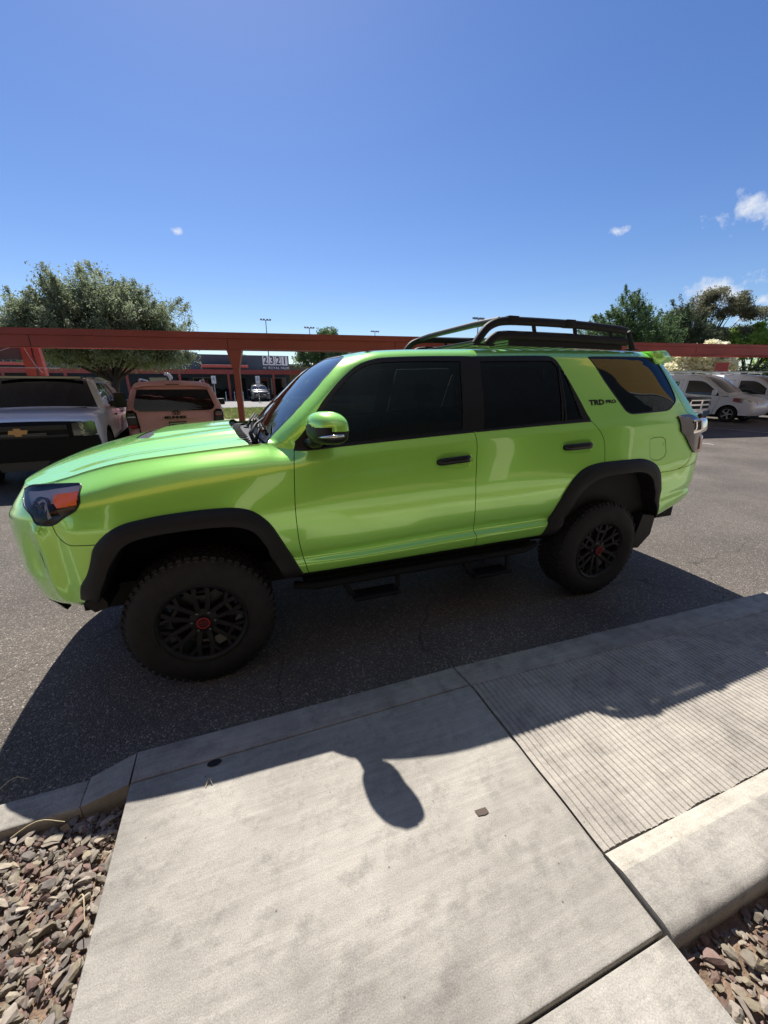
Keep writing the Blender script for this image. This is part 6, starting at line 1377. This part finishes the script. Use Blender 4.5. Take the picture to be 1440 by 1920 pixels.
# palms far off
for x, y, h in ((2.6,120,9.3),(-1.6,120,8.8)):
    pm = empty('palm_tree', (x, y, 0), 'tiny distant palm just under the carport beam, '+('right' if x > 0 else 'left')+' one of the two', 'palm tree', 'distant palms'); MB().tube([(0,0,0),(.2,0,h)], [.25,.18], 8).build('trunk', mat('palm_trunk', (.12,.10,.08), .9), pm)
    V = []; F_ = []
    for a in np.linspace(0, 6.28, 22):
        k = len(V); 
        for t in np.linspace(0, 1, 5): r = 2.1*t; z = h+.6*math.sin(t*2.2)-1.1*t*t; V += [(.2+r*math.cos(a)-.18*math.sin(a)*(1-t), r*math.sin(a)+.18*math.cos(a)*(1-t), z), (.2+r*math.cos(a)+.18*math.sin(a)*(1-t), r*math.sin(a)-.18*math.cos(a)*(1-t), z-.05)]
        F_ += [(k+2*i, k+2*i+1, k+2*i+3, k+2*i+2) for i in range(4)]
    obj('crown', V, F_, mat('palm_green', (.05,.07,.03), .7), pm)

# ---------------- trees
def leaf_mat(name, c, c2):
    m = mat(name, c, .55, color2=c2, vscale=1.6, spec=.4); n = m.node_tree.nodes; L = m.node_tree.links; p = n['Principled BSDF']; p.inputs['Subsurface Weight'].default_value = 0
    tr = n.new('ShaderNodeBsdfTranslucent'); L.new(p.inputs['Base Color'].links[0].from_socket, tr.inputs['Color']); mx = n.new('ShaderNodeMixShader'); mx.inputs[0].default_value = .5; o = n['Material Output']
    L.new(p.outputs[0], mx.inputs[1]); L.new(tr.outputs[0], mx.inputs[2]); L.new(mx.outputs[0], o.inputs['Surface']); return m
M_bark = mat('bark', (.06,.05,.042), .9, var=.3, vscale=8, bump=.6, bscale=20)
def tree(loc, label, trunk_h, crown, nclump, nleaf, leaf, mleaf, seed, name='tree', cat='tree', group=None, shoots=0, spread=.55, trunk_r=.22, low=.0):
    """crown: list of ellipsoids (cx,cy,cz,rx,ry,rz)"""
    g = np.random.default_rng(seed); root = empty(name, loc, label, cat, group); mb = MB()
    base = np.array([0, 0, 0.]); fork = np.array([g.normal(0, .15), g.normal(0, .15), trunk_h]); mid = fork*.5+[g.normal(0, .1), 0, 0]
    mb.tube([base-[0,0,.2], mid, fork], [trunk_r*1.3, trunk_r, trunk_r*.85], 10)
    vol = np.array([c[3]*c[4]*c[5] for c in crown]); vol = vol/vol.sum(); C = []
    for c, q in zip(crown, vol):
        n = int(nclump*q)+1
        while n > 0:
            p = g.normal(size=3); p /= np.linalg.norm(p); r = g.random()**.42; 
            if p[2] < -.55: continue
            C.append(np.array(c[:3])+p*r*np.array(c[3:6])*g.uniform(.82, 1.12)); n -= 1
    C = np.array(C)
    for c in C[g.permutation(len(C))[:min(len(C), 22)]]:
        s0 = fork; m_ = s0+(c-s0)*.5+g.normal(0, .12, 3)*np.linalg.norm(c-s0)*.3; m_[2] += .08*np.linalg.norm(c-s0); r0 = trunk_r*g.uniform(.22, .5); t = np.linspace(0, 1, 7)[:, None]
        P = (1-t)**2*s0+2*t*(1-t)*m_+t*t*c; mb.tube(P, np.linspace(r0, .012, 7), 6)
    mb.build('trunk', M_bark, root, smooth=60)
    cc = np.array([np.average([c[k] for c in crown], weights=vol) for k in range(3)])
    idx = g.integers(len(C), size=nleaf); sz = g.uniform(.6, 1.35, len(C))*spread; off = np.clip(g.normal(size=(nleaf, 3)), -1.7, 1.7)*sz[idx][:, None]*[.55, .55, .42]; P = C[idx]+off
    if shoots:
        outd = C-cc; outd /= np.linalg.norm(outd, axis=1, keepdims=True); outd = outd*.7+[0, 0, .55]+g.normal(size=C.shape)*.3; k = g.random(nleaf) < .38; t = g.random(nleaf)**.7*shoots*(.5+sz[idx]/spread*.5)
        P[k] = (C[idx]+outd[idx]*t[:, None]+g.normal(size=(nleaf, 3))*.06)[k]
    a = g.normal(size=(nleaf, 3)); a /= np.linalg.norm(a, axis=1, keepdims=True); b = np.cross(a, g.normal(size=(nleaf, 3))); b /= np.linalg.norm(b, axis=1, keepdims=True)
    l = leaf[0]*g.uniform(.6, 1.4, nleaf)[:, None]; w = leaf[1]*g.uniform(.7, 1.3, nleaf)[:, None]
    V = np.stack([P-a*l, P+b*w, P+a*l, P-b*w], 1).reshape(-1, 3); obj('crown', V, np.arange(4*nleaf).reshape(-1, 4), mleaf, root)
    return root
ML1 = leaf_mat('olive_leaf', (.15,.19,.095), (.37,.42,.26)); ML2 = leaf_mat('ash_leaf', (.075,.13,.055), (.17,.26,.10)); ML3 = leaf_mat('eucalyptus_leaf', (.13,.135,.08), (.27,.26,.15)); ML4 = leaf_mat('bright_leaf', (.20,.34,.04), (.40,.52,.11)); ML5 = leaf_mat('cream_blossom', (.80,.76,.50), (.92,.89,.70)); ML6 = leaf_mat('deep_leaf', (.02,.035,.018), (.04,.06,.025))
tree((-4.95, 20, 0), 'large olive green shade tree rising above the carport at the left', 1.7, [(-.2,0,3.9,3.3,2.5,2.15),(-.6,0,4.1,2.3,2.2,1.75),(1.4,0,4.0,2.1,2.0,1.7),(-2.6,0,3.7,1.6,1.8,1.2),(.4,.4,3.1,3.2,2.2,1.0),(1.9,0,3.0,1.4,1.5,1.2),(-1.5,0,3.2,2.2,1.8,1.3),(.2,0,2.7,3.0,2.0,.7)], 600, 190000, (.055,.022), ML1, 21, shoots=.34, spread=.46, trunk_r=.20)
tree((9.2, 40, 0), 'small dark leafy tree above the beam beyond the street number', 2.2, [(0,0,4.6,2.6,2.4,2.0),(.8,0,5.9,1.0,1,.9),(-1.4,0,4.2,1.5,1.4,1.4)], 90, 22000, (.12,.05), ML2, 4, spread=.55)
tree((30.5, 24.2, 0), 'broad deep green tree behind the roof rack at the right', 2.2, [(1.2,-1.2,5.0,3.0,2.4,2.3),(-.3,.8,5.2,2.2,2.0,2.2),(.2,-.4,6.6,1.5,1.4,1.7),(2.2,-2.2,4.4,1.5,1.5,1.5)], 190, 60000, (.085,.03), ML2, 5, shoots=.5, spread=.55)
tree((36.0, 24.0, 0), 'narrow feathery tree between the broad tree and the eucalyptus', 2, [(0,-.5,5.2,1.8,1.7,2.3),(.2,-.6,7.0,.8,.8,1.0),(1.5,-1.8,4.6,1.6,1.5,1.6)], 90, 26000, (.09,.025), leaf_mat('grey_green_leaf', (.05,.075,.04), (.10,.13,.06)), 6, shoots=.9, spread=.5)
tree((42, 25.0, 0), 'tall open crowned eucalyptus tree against the white cloud', 3.5, [(-1.0,.4,7.6,1.9,1.6,1.6),(1.5,-1.2,7.9,1.7,1.6,1.3),(.2,-.2,8.9,1.5,1.3,.9),(2.9,-2.2,7.5,1.2,1.0,.7),(-.5,0,5.8,2.3,2,1.4),(2.0,-1.6,6.0,1.4,1.2,.9)], 120, 34000, (.10,.035), ML3, 17, spread=.50, trunk_r=.28)
tree((46, 23.0, 0), 'bright yellow green rounded tree at the far right skyline', 1.6, [(0,0,4.6,3.6,3.2,2.0),(-2.5,2.0,4.3,2.0,2,1.6),(2,-3,4.6,2.6,3,2.0)], 160, 46000, (.12,.06), ML4, 8, spread=.6)
tree((30.2, 17.6, 0), 'cream flowering bush glowing in the sun above the van roof', .9, [(.3,-.2,3.1,1.5,1.5,1.3),(-.6,.8,2.7,1.1,1.1,1.0),(1.3,-.9,2.9,1.0,1.0,1.1)], 70, 16000, (.11,.07), ML5, 9, name='bush', cat='bush', spread=.34, trunk_r=.1)
for i, (x, y, z, lb_) in enumerate(((29,20.5,2.2,'dark green bush in shade behind the silver pickup'), (27.5,22.5,2.3,'dark bush just right of the spoiler'), (36,20,2.5,'dark green bush behind the red double column'), (40,19.5,2.6,'dark green bush above the second white van'), (44,17.5,2.6,'dark green bush at the right edge under the bright tree'))):
    tree((x, y, 0), lb_, .6, [(0,0,z*.6,1.9,1.7,z*.62)], 50, 12000, (.10,.05), ML6, 30+i, name='bush', cat='bush', group='dark bushes behind the right carport', spread=.5, trunk_r=.1)
for i, (x, y) in enumerate(((-1.0,45.6),(-6,45.6),(5.4,45.4))):
    tree((x, y, 0), ['low dark shrub by the far wall, left of the number sign', 'low dark shrub by the far wall behind the large tree', 'low dark shrub by the far wall below the number sign'][i], .2, [(0,0,.6,.9,.5,.55)], 14, 2500, (.06,.04), ML6, 50+i, name='shrub', cat='shrub', group='shrubs by the far wall', spread=.25, trunk_r=.05)

# ---------------- the building at the viewer's back (unseen; heights, dark porch and fascia shaped for reflections and bounced light)
hb_ = empty('shop_building', (2, -7.5, 0), 'unseen ochre and stone building opposite the green car, its dark porch shaped for reflections', 'building')
MB().box((9.2,-6,0), (24,1.2,8.4)).build('stone_base', mat('rough_stone', (.20,.175,.155), .9, var=.5, vscale=7, bump=1, bscale=14), hb_)
MB().box((9.2,-6,8.58), (24,1.15,16)).build('wall', mat('ochre_render', (.50,.27,.07), .85), hb_); MB().box((9.15,1.0,8.403), (24,1.32,8.577)).build('ledge', mat('pale_ledge', (.6,.56,.5), .7), hb_)
MB().box((-16,-6,0), (9.197,-1.5,3.2)).build('wall', mat('umber_render', (.07,.055,.04), .85), hb_); MB().box((-16,-6,3.503), (9.197,3.4,11.5)).build('added_dark_front', mat('dark_front_colour', (.022,.022,.02), .6, var=.2), hb_); MB().box((-16,-6,3.203), (9.197,3.6,3.5)).build('porch_roof', mat('dark_brown_timber', (.05,.04,.03), .8), hb_)  # tall dark front and porch added so the side windows reflect dark
MB().box((-16,3.603,3.15), (-1.0,3.75,4.0)).build('fascia', MATS['ochre_render'], hb_)  # ochre strip added for the yellow streak reflected in the fender
for x in (-11,-6,-1.6,2.4,6.4): MB().box((x,3.2,0), (x+.35,3.55,3.2)).build('pillar', mat('pale_plaster', (.45,.40,.32), .85), hb_)
for x in (-14,-9.2,-4.4,.4): w_ = MB().box((x,-1.54,.8), (x+2.6,-1.47,2.7)).build('window', M_bgglass, hb_); MB().box((x-.08,-1.53,.70), (x+2.68,-1.42,.795)).build('window_sill', MATS['pale_ledge'], w_)
# ---------------- markings and litter
mb = MB()
for x in (-5.4,-.0+1.6,12.6,17.6,22.9,27.0):
    a = np.array([x, 8.5-.17*x-1.3]); b = a+np.array([-.10,.995])*6; n = np.array([.995,.10])*.05; z = .004; mb = MB(); mb.add([(*(a-n), z), (*(a+n), z), (*(b+n), z), (*(b-n), z)], [(0,1,2,3)]); o = mb.build('parking_line', mat('worn_line_paint', (.42,.41,.38), .8, var=.4, vscale=9), None, kind='structure')
for y in (30, 34.5): MB().add([(-40,y,.024),(60,y,.024),(60,y+.12,.024),(-40,y+.12,.024)], [(0,1,2,3)]).build('parking_line', MATS['worn_line_paint'], kind='structure')
mb = MB(); a = np.linspace(0, 6.28, 15)[:-1]; mb.add(np.c_[.047+.024*np.cos(a)*1.2, -.620+.016*np.sin(a), np.full(14, .1035)], [tuple(range(14))]); mb.build('tar_spot', mat('black_gum', (.015,.015,.015), .8), kind='structure')
mb = MB(); mb.add([(.955,-1.155,.1035),(1.0,-1.158,.1035),(1.002,-1.178,.1035),(.985,-1.181,.1035),(.958,-1.176,.1035)], [(0,1,2,3,4)]); mb.build('dry_leaf', mat('brown_scrap', (.10,.075,.06), .9), None); tag(bpy.data.objects['dry_leaf'], 'small flat brown scrap lying on the sunlit pavement slab', 'leaf')
g = np.random.default_rng(77)
def twig(p0, ang, L, z, lab, m):
    t = np.linspace(0, 1, 8); P = np.c_[p0[0]+L*t*math.cos(ang), p0[1]+L*t*math.sin(ang)+.02*np.sin(t*4), z+.012*np.sin(t*3.1)]; o = MB().tube(P, np.linspace(.0022, .0012, 8), 5).build('straw', m, None, smooth=60); tag(o, lab, 'straw', 'pieces of straw lying about')
M_straw = mat('straw', (.50,.42,.24), .7)
twig((-.80,-.36), .35, .10, .006, 'bent pale straw stem on the dark asphalt at the left edge', M_straw)
twig((-.62,-.66), .1, .16, .075, 'long straw stem along the back of the stones below the low kerb', M_straw)
twig((-.33,-.95), -1.0, .07, .085, 'short straw stem between stones beside the pavement edge', M_straw)
twig((-.70,-.86), .05, .12, .08, 'curved straw stem on the sunlit stones near the left edge', M_straw)
twig((1.55,-1.85), .7, .08, .08, 'short straw stem on the stones in the right corner', M_straw)
twig((.02,-.72), .6, .03, .102, 'tiny straw bit on the pavement near the black spot', M_straw)
